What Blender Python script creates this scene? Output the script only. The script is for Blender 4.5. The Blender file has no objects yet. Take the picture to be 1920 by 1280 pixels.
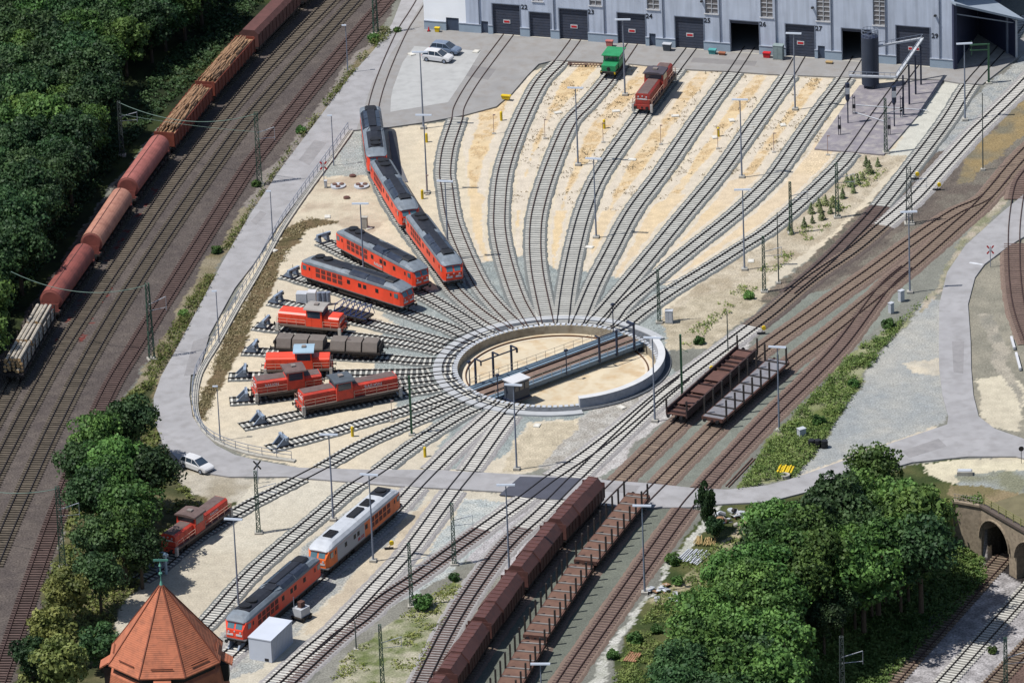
import bpy, math, random
import numpy as np
from mathutils import Matrix, Vector, Euler
random.seed(7); rng = np.random.RandomState(7)
SC = bpy.context.scene; COL = SC.collection
R_ = math.radians
# ------------------------------------------------------------------ camera
FPX, CH, PITCH, ROLL, OX, OY = 11954.306, 325.4445, 0.4092853, -0.0411560, 5.537735, 741.780127
FW = np.array([0, math.cos(PITCH), -math.sin(PITCH)])
_r = np.array([1., 0, 0]); _u = np.cross(_r, FW)
CR = math.cos(ROLL) * _r + math.sin(ROLL) * _u
CU = -math.sin(ROLL) * _r + math.cos(ROLL) * _u
CP = np.array([-OX, -OY, CH])
cam = bpy.data.cameras.new('camera'); camo = bpy.data.objects.new('camera', cam); COL.objects.link(camo)
cam.sensor_width = 36; cam.lens = FPX / 1920 * 36; cam.clip_start = 10; cam.clip_end = 6000
mw = Matrix.Identity(4)
for i in range(3):
    mw[i][0] = CR[i]; mw[i][1] = CU[i]; mw[i][2] = -FW[i]; mw[i][3] = CP[i]
camo.matrix_world = mw; SC.camera = camo
# ------------------------------------------------------------------ light
SUN_EL, SUN_AZ = R_(62), R_(13)          # shadows fall towards +x, a little +y
w = bpy.data.worlds.new('World'); SC.world = w; w.use_nodes = True
nt = w.node_tree; nt.nodes.clear()
sky = nt.nodes.new('ShaderNodeTexSky'); sky.sky_type = 'NISHITA'; sky.sun_disc = False
sky.sun_elevation = SUN_EL; sky.sun_rotation = R_(-90) - SUN_AZ; sky.altitude = 300
bg = nt.nodes.new('ShaderNodeBackground'); bg.inputs[1].default_value = 0.092
out = nt.nodes.new('ShaderNodeOutputWorld')
nt.links.new(sky.outputs[0], bg.inputs[0]); nt.links.new(bg.outputs[0], out.inputs[0])
sl = bpy.data.lights.new('sun', 'SUN'); sl.energy = 4.6; sl.angle = R_(0.53); sl.color = (1.0, 0.972, 0.93)
so = bpy.data.objects.new('sun', sl); COL.objects.link(so)
sd = Vector((math.cos(SUN_AZ) * math.cos(SUN_EL), math.sin(SUN_AZ) * math.cos(SUN_EL), -math.sin(SUN_EL)))
so.rotation_euler = sd.to_track_quat('-Z', 'Y').to_euler(); so.location = (-60, -20, 120)
SC.view_settings.view_transform = 'Standard'; SC.view_settings.look = 'None'
SC.view_settings.exposure = 0.37; SC.view_settings.gamma = 1
# ------------------------------------------------------------------ helpers
def G(px, py, z=0.0):                     # a point of the photograph on the horizontal plane z
    d = FW * FPX + CR * (px - 960) - CU * (py - 640)
    return CP + d * ((z - CP[2]) / d[2])
def G2(px, py, z=0.0):
    q = G(px, py, z); return (float(q[0]), float(q[1]))
KAL = 1.75
def s2l(c): return c / 12.92 if c <= 0.04045 else ((c + 0.055) / 1.055) ** 2.4
def A(r, g, b, k=KAL): return tuple(min(0.85, s2l(v / 255) / k) for v in (r, g, b))
MATS = {}
def mat(name, col, rough=0.75, var=0.18, scale=1.2, metal=0.0, dirt=None, dirt_amt=0.0, bump=0.0, spec=0.4, rnd=0.0):
    if name in MATS: return MATS[name]
    m = bpy.data.materials.new(name); m.use_nodes = True; n = m.node_tree.nodes; l = m.node_tree.links
    b = n['Principled BSDF']; b.inputs['Roughness'].default_value = rough; b.inputs['Metallic'].default_value = metal
    b.inputs['Specular IOR Level'].default_value = spec
    geo = n.new('ShaderNodeNewGeometry'); oi = n.new('ShaderNodeObjectInfo')
    no = n.new('ShaderNodeTexNoise'); no.inputs['Scale'].default_value = scale; no.inputs['Detail'].default_value = 5
    l.new(geo.outputs['Position'], no.inputs['Vector'])
    mr = n.new('ShaderNodeMapRange'); mr.inputs[1].default_value = 0.3; mr.inputs[2].default_value = 0.7
    mr.inputs[3].default_value = 1 - var; mr.inputs[4].default_value = 1 + var
    l.new(no.outputs[0], mr.inputs[0])
    mx = n.new('ShaderNodeMix'); mx.data_type = 'RGBA'; mx.blend_type = 'MULTIPLY'; mx.inputs[0].default_value = 1
    mx.inputs[6].default_value = (*col, 1); l.new(mr.outputs[0], mx.inputs[7])
    last = mx.outputs[2]
    if rnd:
        rq = n.new('ShaderNodeMapRange'); rq.inputs[3].default_value = 1 - rnd; rq.inputs[4].default_value = 1 + rnd*.6; l.new(oi.outputs['Random'], rq.inputs[0])
        mq = n.new('ShaderNodeMix'); mq.data_type = 'RGBA'; mq.blend_type = 'MULTIPLY'; mq.inputs[0].default_value = 1; l.new(last, mq.inputs[6]); l.new(rq.outputs[0], mq.inputs[7]); last = mq.outputs[2]
    if dirt:
        n2 = n.new('ShaderNodeTexNoise'); n2.inputs['Scale'].default_value = scale * 2.3; n2.inputs['Detail'].default_value = 6
        l.new(geo.outputs['Position'], n2.inputs['Vector'])
        r2 = n.new('ShaderNodeMapRange'); r2.inputs[1].default_value = 0.45; r2.inputs[2].default_value = 0.75
        r2.inputs[3].default_value = 0; r2.inputs[4].default_value = dirt_amt; l.new(n2.outputs[0], r2.inputs[0])
        m2 = n.new('ShaderNodeMix'); m2.data_type = 'RGBA'; l.new(r2.outputs[0], m2.inputs[0])
        l.new(last, m2.inputs[6]); m2.inputs[7].default_value = (*dirt, 1); last = m2.outputs[2]
    l.new(last, b.inputs['Base Color'])
    if bump:
        bp = n.new('ShaderNodeBump'); bp.inputs['Strength'].default_value = bump; bp.inputs['Distance'].default_value = 0.1
        l.new(no.outputs[0], bp.inputs['Height']); l.new(bp.outputs[0], b.inputs['Normal'])
    MATS[name] = m; return m
class MB:
    def __init__(s, T=None): s.v = []; s.f = []; s.mi = []; s.T = T; s.cuts = []
    def add(s, vs, fs, m=0):
        o = len(s.v); s.cuts.append((o, len(s.f)))
        if s.T is not None: vs = [tuple(s.T @ Vector(v)) for v in vs]
        s.v += [tuple(map(float, v)) for v in vs]
        for f in fs: s.f.append(tuple(i + o for i in f)); s.mi.append(m)
        return s
    def box(s, x0, x1, y0, y1, z0, z1, m=0):
        return s.add([(x0,y0,z0),(x1,y0,z0),(x1,y1,z0),(x0,y1,z0),(x0,y0,z1),(x1,y0,z1),(x1,y1,z1),(x0,y1,z1)],
              [(0,3,2,1),(4,5,6,7),(0,1,5,4),(1,2,6,5),(2,3,7,6),(3,0,4,7)], m)
    def beam(s, p, q, w, h=None, m=0, up=(0,0,1)):
        h = h or w; p = Vector(p); q = Vector(q); d = (q - p)
        if d.length < 1e-6: return s
        d.normalize(); u = Vector(up)
        if abs(d.dot(u)) > 0.98: u = Vector((1,0,0))
        sx = d.cross(u).normalized(); uz = sx.cross(d)
        vs = []
        for e in (p, q):
            for a, b in ((-1,-1),(1,-1),(1,1),(-1,1)): vs.append(tuple(e + sx * a * w / 2 + uz * b * h / 2))
        return s.add(vs, [(0,1,2,3),(7,6,5,4),(0,4,5,1),(1,5,6,2),(2,6,7,3),(3,7,4,0)], m)
    def cyl(s, p, q, r, n=10, r2=None, m=0, caps=True):
        r2 = r if r2 is None else r2; p = Vector(p); q = Vector(q); d = (q - p).normalized()
        u = Vector((0,0,1)) if abs(d.z) < 0.95 else Vector((1,0,0))
        a = d.cross(u).normalized(); b = d.cross(a); vs = []
        for e, rr in ((p, r), (q, r2)):
            for i in range(n):
                t = 2 * math.pi * i / n; vs.append(tuple(e + (a * math.cos(t) + b * math.sin(t)) * rr))
        fs = [(i, (i+1) % n, n + (i+1) % n, n + i) for i in range(n)]
        if caps: fs += [tuple(range(n-1, -1, -1)), tuple(range(n, 2*n))]
        return s.add(vs, fs, m)
    def prism(s, pts, z0, z1, m=0, mtop=None):
        n = len(pts)
        ar = sum(pts[i][0]*pts[(i+1)%n][1]-pts[(i+1)%n][0]*pts[i][1] for i in range(n))
        if ar < 0: pts = pts[::-1]
        vs = [(x, y, z0) for x, y in pts] + [(x, y, z1) for x, y in pts]
        s.add(vs, [tuple(range(n, 2*n))], m if mtop is None else mtop)
        s.add(vs, [(i, (i+1) % n, n + (i+1) % n, n + i) for i in range(n)], m); return s
    def loft(s, rings, m=0, closed=True, caps=True, mf=None):
        n = len(rings[0]); vs = [p for r in rings for p in r]; fs = []; k = n if closed else n - 1
        for j in range(len(rings) - 1):
            for i in range(k):
                a = j*n + i; b = j*n + (i+1) % n
                s.add([vs[a], vs[b], vs[b+n], vs[a+n]], [(0,1,2,3)], mf(j, i) if mf else m)
        if caps:
            s.add(rings[0], [tuple(range(n-1, -1, -1))], m); s.add(rings[-1], [tuple(range(n))], m)
        return s
    def build_each(s, name, mats, parent=None, k=1):
        out = []; cuts = s.cuts + [(len(s.v), len(s.f))]
        for i in range(0, len(s.cuts), k):
            v0, f0 = cuts[i]; v1, f1 = cuts[min(i+k, len(s.cuts))]; b = MB()
            b.v = s.v[v0:v1]; b.f = [tuple(q - v0 for q in f) for f in s.f[f0:f1]]; b.mi = s.mi[f0:f1]; out.append(b.build(name, mats, parent))
        return out
    def build(s, name, mats, parent=None, smooth=False):
        me = bpy.data.meshes.new(name); me.from_pydata(s.v, [], s.f)
        for m in (mats if isinstance(mats, (list, tuple)) else [mats]): me.materials.append(m)
        me.polygons.foreach_set('material_index', s.mi)
        if smooth: me.polygons.foreach_set('use_smooth', [True] * len(s.f))
        me.update(); o = bpy.data.objects.new(name, me); COL.objects.link(o)
        if parent is not None: o.parent = parent
        return o
def tag(o, label=None, cat=None, group=None, kind=None):
    if label: o['label'] = label
    if cat: o['category'] = cat
    if group: o['group'] = group
    if kind: o['kind'] = kind
    return o
def thing(name, label, cat, loc=(0,0,0), rz=0, group=None):
    o = bpy.data.objects.new(name, None); COL.objects.link(o); o.empty_display_size = 0.3
    o.location = loc; o.rotation_euler = (0, 0, rz); return tag(o, label, cat, group)
KIDS = {}
def dup(root, loc, rz, label=None, group=None, scale=None):
    r = root.copy(); COL.objects.link(r); r.location = loc; r.rotation_euler = (0, 0, rz)
    if scale: r.scale = (scale,) * 3
    if label: r['label'] = label
    if group: r['group'] = group
    for ch in root.children:
        c = ch.copy(); COL.objects.link(c); c.parent = r
        for g in ch.children:
            d = g.copy(); COL.objects.link(d); d.parent = c
    return r
def text_obj(txt, size, m, parent, M4, depth=0.01, name='lettering'):
    cu = bpy.data.curves.new('t', 'FONT'); cu.body = txt; cu.size = size; cu.extrude = depth; cu.resolution_u = 2
    cu.align_x = 'CENTER'; cu.align_y = 'CENTER'; cu.offset = size * 0.02
    t = bpy.data.objects.new('t', cu); COL.objects.link(t)
    bpy.context.view_layer.update()
    me = bpy.data.meshes.new_from_object(t); bpy.data.objects.remove(t)
    me.materials.clear(); me.materials.append(m)
    o = bpy.data.objects.new(name, me); COL.objects.link(o); o.parent = parent; o.matrix_local = M4; return o
# value noise ------------------------------------------------------
def vnoise(x, y, sc, seed):
    x = x / sc; y = y / sc; xi = np.floor(x).astype(np.int64); yi = np.floor(y).astype(np.int64)
    fx = x - xi; fy = y - yi; fx = fx*fx*(3-2*fx); fy = fy*fy*(3-2*fy)
    def h(a, b):
        n = (a * 374761393 + b * 668265263 + seed * 1442695041) & 0x7fffffff
        n = ((n ^ (n >> 13)) * 1274126177) & 0x7fffffff
        return ((n ^ (n >> 16)) & 0xffff) / 65535.0
    return (h(xi, yi)*(1-fx) + h(xi+1, yi)*fx)*(1-fy) + (h(xi, yi+1)*(1-fx) + h(xi+1, yi+1)*fx)*fy
def fbm(x, y, sc, seed, o=4):
    t = 0; a = 0.5; 
    for k in range(o): t = t + a * vnoise(x, y, sc / 2**k, seed + k * 17); a *= 0.5
    return t / (1 - 0.5**o)
def inpoly(x, y, P):
    c = np.zeros(x.shape, bool); n = len(P); j = n - 1
    for i in range(n):
        xi, yi = P[i]; xj, yj = P[j]
        if yi != yj: c ^= ((yi > y) != (yj > y)) & (x < (xj - xi) * (y - yi) / (yj - yi) + xi)
        j = i
    return c
def W(pts, z=0.0): return [G2(a, b, z) for a, b in pts]
def catmull(P, step=0.5):
    P = np.array(P, float); P = np.vstack([2*P[0]-P[1], P, 2*P[-1]-P[-2]]); o = []
    for i in range(1, len(P) - 2):
        L = np.linalg.norm(P[i+1]-P[i]); n = max(2, int(L/step))
        t = np.linspace(0, 1, n, endpoint=False)[:, None]
        a, b, c, d = P[i-1], P[i], P[i+1], P[i+2]
        o.append(0.5*((2*b) + (-a+c)*t + (2*a-5*b+4*c-d)*t*t + (-a+3*b-3*c+d)*t**3))
    o = np.vstack(o + [P[-2][None]])
    s = np.r_[0, np.cumsum(np.linalg.norm(np.diff(o, axis=0), axis=1))]
    k = np.arange(0, s[-1], step); q = np.c_[np.interp(k, s, o[:, 0]), np.interp(k, s, o[:, 1])]
    for _ in range(6):
        q[1:-1] = (q[:-2] + 2*q[1:-1] + q[2:]) / 4
    return q
# ------------------------------------------------------------------ tracks (centre lines)
RPIT = 12.85
def radial(deg, r=12.5): return (r*math.cos(R_(deg)), r*math.sin(R_(deg)))
def tk(pts, ang=None, z=0.25):
    P = [G2(a, b, z) for a, b in pts]
    if ang is not None: P += [radial(ang, 15.2), radial(ang, 12.9)]
    return P
TR = {}   # key: (polyline, sleeper kind, bed kind, label, z)
def T(key, pts, ang, kind, bed, label, z=0.0):
    TR[key] = dict(P=catmull(tk(pts, ang, z + 0.25)), kind=kind, bed=bed, label=label, z=z)
fl = 'curved fan track of pale sleepers '
T('F0', [(795,-15),(790,0),(775,25),(752,62),(720,135),(701,197),(699,245),(704,300),(722,352),(748,400),(790,458),(825,505),(850,541),(885,574),(917,598)], 118, 'conc', 'grey', 'leftmost fan track, carrying three red diesels and crossing the grey apron')
T('F1', [(957,60),(951,68),(890,150),(861,200),(857,222),(840,275),(834,320),(837,345),(847,407),(870,470),(900,532),(930,570)], 110, 'conc', 'grey', fl+'to the shed gate left of the plate 22')
T('F2', [(1082,70),(1079,75),(1048,116),(1011,157),(972,237),(944,320),(936,395),(938,440),(950,495),(971,557)], 101.8, 'conc', 'grey', fl+'to the shed gate beside the number 23')
T('F3', [(1190,76),(1186,82),(1144,143),(1100,195),(1067,232),(1030,320),(1008,395),(1003,450),(1006,500),(1014,545)], 93.5, 'conc', 'grey', fl+'from gate 24 past the small green shunter')
T('F4', [(1299,86),(1295,92),(1240,165),(1204,214),(1130,318),(1097,391),(1076,470),(1062,545)], 85.4, 'conc', 'grey', fl+'from gate 25 under the red shunter near the shed')
T('F5', [(1406,88),(1401,94),(1375,134),(1310,222),(1242,320),(1186,395),(1146,470),(1114,532)], 77.1, 'conc', 'grey', fl+'from the open gate beside the number 26')
T('F6', [(1501,104),(1497,110),(1475,147),(1415,231),(1351,320),(1288,395),(1226,470),(1174,532)], 69.2, 'conc', 'grey', fl+'from the closed gate beside the number 27')
T('F7', [(1609,106),(1605,112),(1580,152),(1525,225),(1460,318),(1440,341),(1382,396),(1305,457),(1228,520),(1170,570)], 61.0, 'conc', 'grey', fl+'from the open gate just left of the dark silo')
T('F8', [(1716,118),(1711,124),(1678,168),(1640,220),(1590,291),(1562,322),(1500,380),(1440,430),(1388,463),(1335,497),(1262,542),(1200,585)], 52.8, 'conc', 'grey', 'rightmost track of the fan, running down from the wash pad under the silo gantry')
T('F9', [(1925,28),(1898,62),(1874,95),(1820,155),(1775,225),(1704,318),(1642,395),(1594,446),(1559,481),(1523,513),(1480,548)], None, 'mix', 'grey', 'concrete sleeper track coming out of the dark canopy hall at upper right')
T('G1', [(1960,112),(1920,157),(1850,225),(1822,252),(1760,320),(1712,372),(1656,420),(1599,468),(1523,520),(1463,570),(1440,589),(1375,637),(1283,705),(1235,741),(1165,800),(1100,850),(1040,890),(990,928),(946,960),(859,1022),(780,1080),(720,1120),(680,1157),(630,1195),(540,1278),(500,1316)], None, 'mix', 'pale', 'long pale track sweeping from the right edge past the turntable to the bottom left')
T('Q', [(1283,708),(1258,728),(1212,768),(1140,836),(1080,894),(1014,960),(955,1013),(902,1080),(846,1167),(790,1277),(768,1320)], None, 'mix', 'pale', 'track branching off below the turntable and running down beside the brown hopper train')
T('R', [(500,1290),(560,1235),(625,1180),(676,1128),(700,1102),(759,1040),(819,960),(852,915),(880,880),(915,830),(940,795)], -113.0, 'conc', 'pale', 'straight pale sleeper track leaving the turntable at the bottom beside the sandy patch')
T('S', [(380,1272),(440,1215),(470,1190),(540,1130),(600,1078),(700,992),(742,952),(779,912),(812,878),(865,826),(900,795)], -120.8, 'conc', 'pale', 'track under the red and the white orange diesels at lower left')
T('T', [(330,1215),(390,1163),(480,1065),(607,957),(655,916),(709,882),(767,838),(822,802),(865,776)], -130, 'conc', 'grey', 'empty track left of the white orange diesel, crossing the service road')
T('U', [(262,1085),(300,1060),(370,1002),(447,957),(480,938),(604,874),(667,838),(730,808),(800,778),(850,755)], -141.5, 'conc', 'sand', 'track carrying the lone red shunter in the shade of the trees')
T('V', [(503,839),(592,816),(690,788),(780,761),(830,744)], -150.5, 'conc', 'sand', 'stub track with the lowest buffer stop, left of the turntable')
T('Wk', [(452,798),(505,787),(562,774),(660,755),(755,736),(815,726)], -160.3, 'conc', 'sand', 'stub track under the long red shunter nearest the camera')
T('X', [(430,750),(500,745),(560,737),(640,728),(742,716),(800,710)], -170.3, 'conc', 'sand', 'stub track under the brown roofed red shunter')
T('Y', [(428,704),(500,702),(627,699),(740,697),(795,696)], 179.8, 'conc', 'sand', 'stub track under the red shunter with the pale blue cab roof')
T('Z1', [(455,656),(500,658),(600,664),(722,670),(790,676)], 169.2, 'conc', 'sand', 'stub track under the brown grey lidded wagon')
T('Z2', [(477,609),(530,615),(630,625),(730,638),(800,651)], 158.6, 'conc', 'sand', 'stub track under the upper red shunter, above the lidded wagon')
T('Z3', [(508,563),(560,573),(620,588),(684,603),(760,621),(820,637)], 148.3, 'conc', 'sand', 'stub track behind the upper red shunter with the blue frame trolley')
T('b', [(533,513),(590,530),(690,561),(775,590),(840,613)], 138.3, 'conc', 'sand', 'stub track under the front one of the two parallel red diesels')
T('a', [(606,452),(650,475),(720,511),(797,553),(860,590)], 128.2, 'conc', 'sand', 'stub track under the rear one of the two parallel red diesels')
T('K1', [(1960,250),(1920,287),(1884,328),(1845,372),(1790,397),(1702,457),(1640,503),(1572,551),(1520,589),(1452,637),(1405,673),(1330,738),(1259,805),(1162,900),(1130,932),(1080,985),(1010,1065),(930,1172),(850,1290),(760,1420),(640,1600)], None, 'wood', 'rust', 'rusty sleeper track under the brown hopper train and the rusty flat wagon')
T('K2', [(1884,330),(1835,385),(1790,425),(1745,465),(1690,512),(1630,562),(1535,638),(1485,676),(1400,745),(1331,811),(1235,908),(1195,950),(1130,1030),(1050,1140),(985,1250),(900,1400),(800,1580)], None, 'wood', 'rust', 'rusty sleeper track under the stake wagons')
T('K3', [(1700,500),(1655,541),(1581,640),(1520,705),(1440,783),(1325,906),(1281,957),(1200,1070),(1120,1185),(1057,1277),(1030,1325)], None, 'rustwood', 'rust', 'empty rusty sleeper track crossing the road just left of the slender tree')
T('L', [(1932,318),(1914,345),(1904,400),(1901,450),(1903,520),(1912,580),(1935,645)], None, 'rustwood', 'rust', 'short curved track at the right edge beyond the side road')
T('N1', [(600,-38),(568,0),(428,147),(288,320),(180,478),(72,638),(-55,868)], None, 'wood2', None, 'main line track under the long freight train beside the wood')
T('N2', [(655,-38),(621,0),(480,147),(340,320),(230,480),(125,638),(62,748),(0,868),(-30,930)], None, 'wood2', None, 'empty main line track next to the long freight train')
T('N3', [(702,-38),(666,0),(481,205),(394,320),(284,480),(184,640),(110,780),(28,958),(-15,1060)], None, 'wood2', None, 'middle main line track with yellowish brown sleepers')
T('N4', [(757,-38),(724,0),(600,144),(487,285),(461,320),(359,480),(259,640),(195,750),(103,972),(5,1255),(-15,1320)], None, 'rustwood', None, 'reddish main line track nearest the grey service road')
T('M1', [(1630,1325),(1671,1277),(1776,1160),(1881,1043),(1915,1005)], None, 'wood', None, 'cutting track running into the first dark bridge arch', z=-6.8)
T('M2', [(1735,1315),(1771,1277),(1845,1195),(1920,1112),(1955,1075)], None, 'conc', None, 'pale concrete sleeper track in the cutting at lower right', z=-6.8)
T('M3', [(1830,1310),(1864,1277),(1925,1212),(1980,1155)], None, 'wood', None, 'brown sleeper track in the very corner of the cutting', z=-6.8)
# ------------------------------------------------------------------ road outlines
ROADP = [(762,-25),(735,45),(700,95),(655,145),(590,232),(525,318),(470,400),(415,495),(370,580),(330,655),(302,705),(288,745),(290,790),(305,830),(335,862),(380,885),(430,893),(480,893),(537,893),(650,902),(755,911),(855,916),(960,922),(1060,935),(1125,946),(1200,951),(1297,950),(1340,945),(1440,940),(1510,922),(1590,900),(1710,866),(1815,855),(1905,855),(1960,868),
 (1960,830),(1920,822),(1865,803),(1835,780),(1825,740),(1821,690),(1820,640),(1815,570),(1828,520),(1846,495),(1890,462),(1950,425),(1950,335),(1915,368),(1880,397),(1810,460),(1776,510),(1761,570),(1760,640),(1761,690),(1767,740),(1778,780),(1776,795),(1752,803),(1677,828),(1590,860),(1490,895),(1440,909),(1365,917),(1310,915),(1225,906),(1105,897),(1020,891),(960,888),(880,884),(805,880),(697,880),(560,876),(480,862),(440,852),(405,834),(378,808),(361,780),(355,740),(358,700),(372,665),(396,620),(440,540),(475,495),(520,425),(575,352),(625,285),(655,245),(690,241),(720,238),(700,150),(800,20),(800,-25)]
ROAD_W = W(ROADP, 0.2)
APRON_W = W([(812,-30),(800,-5),(797,50),(1790,126),(1850,90),(1960,60),(1925,95),(1907,109),(1882,127),(1842,158),(1800,156),(1765,150),(1690,147),(1590,145),(1440,139),(1370,134),(1285,130),(1185,120),(1070,114),(1035,114),(1010,120),(990,140),(960,175),(930,200),(870,216),(805,228),(720,240),(690,241.5),(668,244),(700,150),(760,60)], 0.2)
PAD_W = W([(1527,279),(1590,188),(1612,160),(1700,151),(1768,151),(1722,215),(1657,290)], 0.2)
def paved(x, y):
    X = np.array(x); Y = np.array(y)
    return inpoly(X, Y, ROAD_W) | inpoly(X, Y, APRON_W) | inpoly(X, Y, PAD_W)
# ------------------------------------------------------------------ ground
gx = np.arange(-100, 92.01, 0.26); gy = np.arange(-116, 176.01, 0.36)
X, Y = np.meshgrid(gx, gy); nx, ny = len(gx), len(gy)
col = np.zeros((ny, nx, 3)); grain = np.full((ny, nx), 0.5)
wx = X + (fbm(X, Y, 5, 1) - .5) * 2.2 + (rng.rand(ny, nx) - .5) * .35
wy = Y + (fbm(X, Y, 5, 2) - .5) * 2.2 + (rng.rand(ny, nx) - .5) * .35
N1 = fbm(X, Y, 14, 5); N2 = fbm(X, Y, 3.0, 6); N3 = fbm(X, Y, 1.0, 7, 3)
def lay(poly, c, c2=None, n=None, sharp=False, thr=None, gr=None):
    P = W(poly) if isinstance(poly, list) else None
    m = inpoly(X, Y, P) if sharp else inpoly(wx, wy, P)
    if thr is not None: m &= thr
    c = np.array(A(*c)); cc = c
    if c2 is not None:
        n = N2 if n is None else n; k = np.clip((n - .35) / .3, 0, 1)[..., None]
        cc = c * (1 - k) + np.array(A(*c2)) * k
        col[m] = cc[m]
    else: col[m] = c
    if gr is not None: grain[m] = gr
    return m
k = np.clip((N1 - .35) / .3, 0, 1)[..., None]
col[:] = np.array(A(126,126,118)) * (1 - k) + np.array(A(142,142,132)) * k
# main line ballast
lay([(560,-60),(790,-60),(760,-20),(705,60),(640,135),(545,262),(470,368),(400,480),(325,600),(235,740),(160,870),(120,985),(62,1180),(20,1340),(-120,1340),(-120,800),(30,600),(200,370),(380,150)], (92,84,81), (108,99,93), N1*.5+N3*.5, gr=1)
for key, hw, c in (('N2', 1.5, (112,102,84)), ('N3', 1.5, (122,110,84)), ('N4', 1.9, (104,80,78))):
    pass
# wood floor left
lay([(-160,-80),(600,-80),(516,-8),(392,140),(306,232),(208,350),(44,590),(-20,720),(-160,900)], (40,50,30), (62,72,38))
# verge between main line and road
lay([(712,52),(742,60),(700,100),(655,150),(590,235),(525,320),(470,402),(415,497),(370,582),(330,657),(300,708),(292,750),(232,752),(290,655),(335,575),(400,470),(465,380),(540,275),(625,165)], (122,112,84), (150,140,118), gr=.8)
lay([(232,745),(290,705),(288,750),(292,800),(312,838),(340,866),(450,905),(470,940),(380,1000),(300,1055),(215,1150),(190,1340),(10,1340),(60,1180),(118,1000),(160,870)], (74,78,50), (116,110,80))
lay([(318,835),(350,870),(470,900),(470,935),(420,945),(360,925),(320,880)], (196,188,172), (170,160,140))
# sandy yard
lay([(655,246),(735,240),(862,222),(945,188),(985,138),(1040,112),(1160,112),(1300,128),(1440,138),(1600,148),(1800,156),(1800,190),(1700,310),(1560,452),(1430,550),(1300,612),(1262,655),(1200,740),(1130,800),(1010,880),(960,890),(700,882),(560,876),(470,858),(400,830),(368,795),(360,740),(375,680),(430,570),(520,430),(600,320)], (226,212,186), (214,203,182), N1, gr=.25)
lay([(655,246),(690,243),(690,330),(600,330),(625,285)], (196,196,186), (170,174,168), gr=1)
lay([(630,262),(700,262),(712,330),(650,318)], (168,174,172), (180,182,176), gr=1)
lay([(520,470),(590,340),(690,325),(735,400),(700,440),(620,420),(560,415)], (218,206,182), (196,180,158), N2)
# drainage strip of dry weeds
lay([(575,409),(640,416),(600,424),(572,432),(545,470),(520,520),(490,565),(462,620),(435,680),(405,740),(388,790),(370,782),(376,735),(398,680),(428,615),(468,545),(505,475),(535,432)], (124,106,80), (98,90,62), N3*.6+N2*.4, gr=1)
# pale dust and pads right of the fan
lay([(1770,152),(1815,156),(1712,292),(1657,292)], (212,210,198), gr=.2)
lay([(1500,285),(1590,290),(1700,292),(1560,440),(1440,520),(1300,600),(1225,600),(1340,510),(1440,455),(1530,360)], (206,194,172), (180,166,142), N3*.5+N2*.5, gr=.7)
# distance to the fan tracks
def tdist(keys):
    d = np.full((ny, nx), 99.)
    for k_ in keys:
        P = TR[k_]['P'][::2]
        x0, x1, y0, y1 = P[:,0].min()-7, P[:,0].max()+7, P[:,1].min()-7, P[:,1].max()+7
        ix = np.where((gx > x0) & (gx < x1))[0]; iy = np.where((gy > y0) & (gy < y1))[0]
        if not len(ix) or not len(iy): continue
        sx = slice(ix[0], ix[-1]+1); sy = slice(iy[0], iy[-1]+1)
        xs = X[sy, sx]; ys = Y[sy, sx]; best = np.full(xs.shape, 99.)
        for i in range(len(P)):
            best = np.minimum(best, (xs - P[i,0])**2 + (ys - P[i,1])**2)
        d[sy, sx] = np.minimum(d[sy, sx], np.sqrt(best))
    return d
FD = tdist(['F1','F2','F3','F4','F5','F6','F7','F8'])
rr = np.hypot(X, Y)
fanP = [(862,226),(945,192),(985,142),(1040,118),(1160,120),(1300,134),(1440,143),(1590,150),(1530,275),(1600,288),(1560,330),(1440,436),(1335,500),(1230,562),(1040,560),(900,540)]
fm = inpoly(X, Y, W(fanP)) & (rr > 22)
e = FD + (N2 - .5) * .9
pale = np.array(A(224,219,208)); sand = np.array(A(233,208,166)); sand2 = np.array(A(226,206,176)); brown = np.array(A(214,186,144))
kk = np.clip((N1 - .3) / .35, 0, 1)[..., None]
sc_ = sand * (1 - kk) + sand2 * kk
far = inpoly(X, Y, W([(862,226),(985,142),(1040,118),(1590,150),(1500,300),(1180,395),(960,395),(840,330)]))
side = FD > 0
col[fm & (e > 1.9)] = (pale * .5 + sand2 * .5)
m = fm & (e > np.where(far, 3.1, 2.3)); col[m] = sc_[m]
m = fm & far & (e > 3.3) & (N3*.6 + N2*.4 > .52) & (X > -12); col[m] = brown; grain[m] = .9
# gravel ring round the turntable
ring = [(840,505),(905,492),(978,478),(1050,507),(1165,519),(1262,533),(1240,560),(1232,602),(1258,650),(1262,700),(1210,752),(1085,785),(990,792),(950,850),(905,882),(825,882),(815,850),(842,812),(800,790),(745,770),(738,745),(700,720),(700,640),(735,612),(715,590),(770,575),(790,545),(845,540)]
lay(ring, (150,158,156), (166,172,168), N3, gr=1)
lay([(1230,600),(1300,560),(1440,520),(1440,560),(1330,650),(1262,655)], (204,192,168), (176,164,140), N3*.5+N2*.5, gr=.7)
lay([(990,800),(1085,786),(1175,765),(1120,805),(1050,850),(1005,882),(940,884),(965,830)], (220,206,180), (190,178,154), N2*.6+N3*.4, gr=.6)
lay([(1100,778),(1250,700),(1262,712),(1170,800),(1040,882),(1010,880),(1060,830)], (170,164,154), (190,186,178), N3, gr=1)
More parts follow.
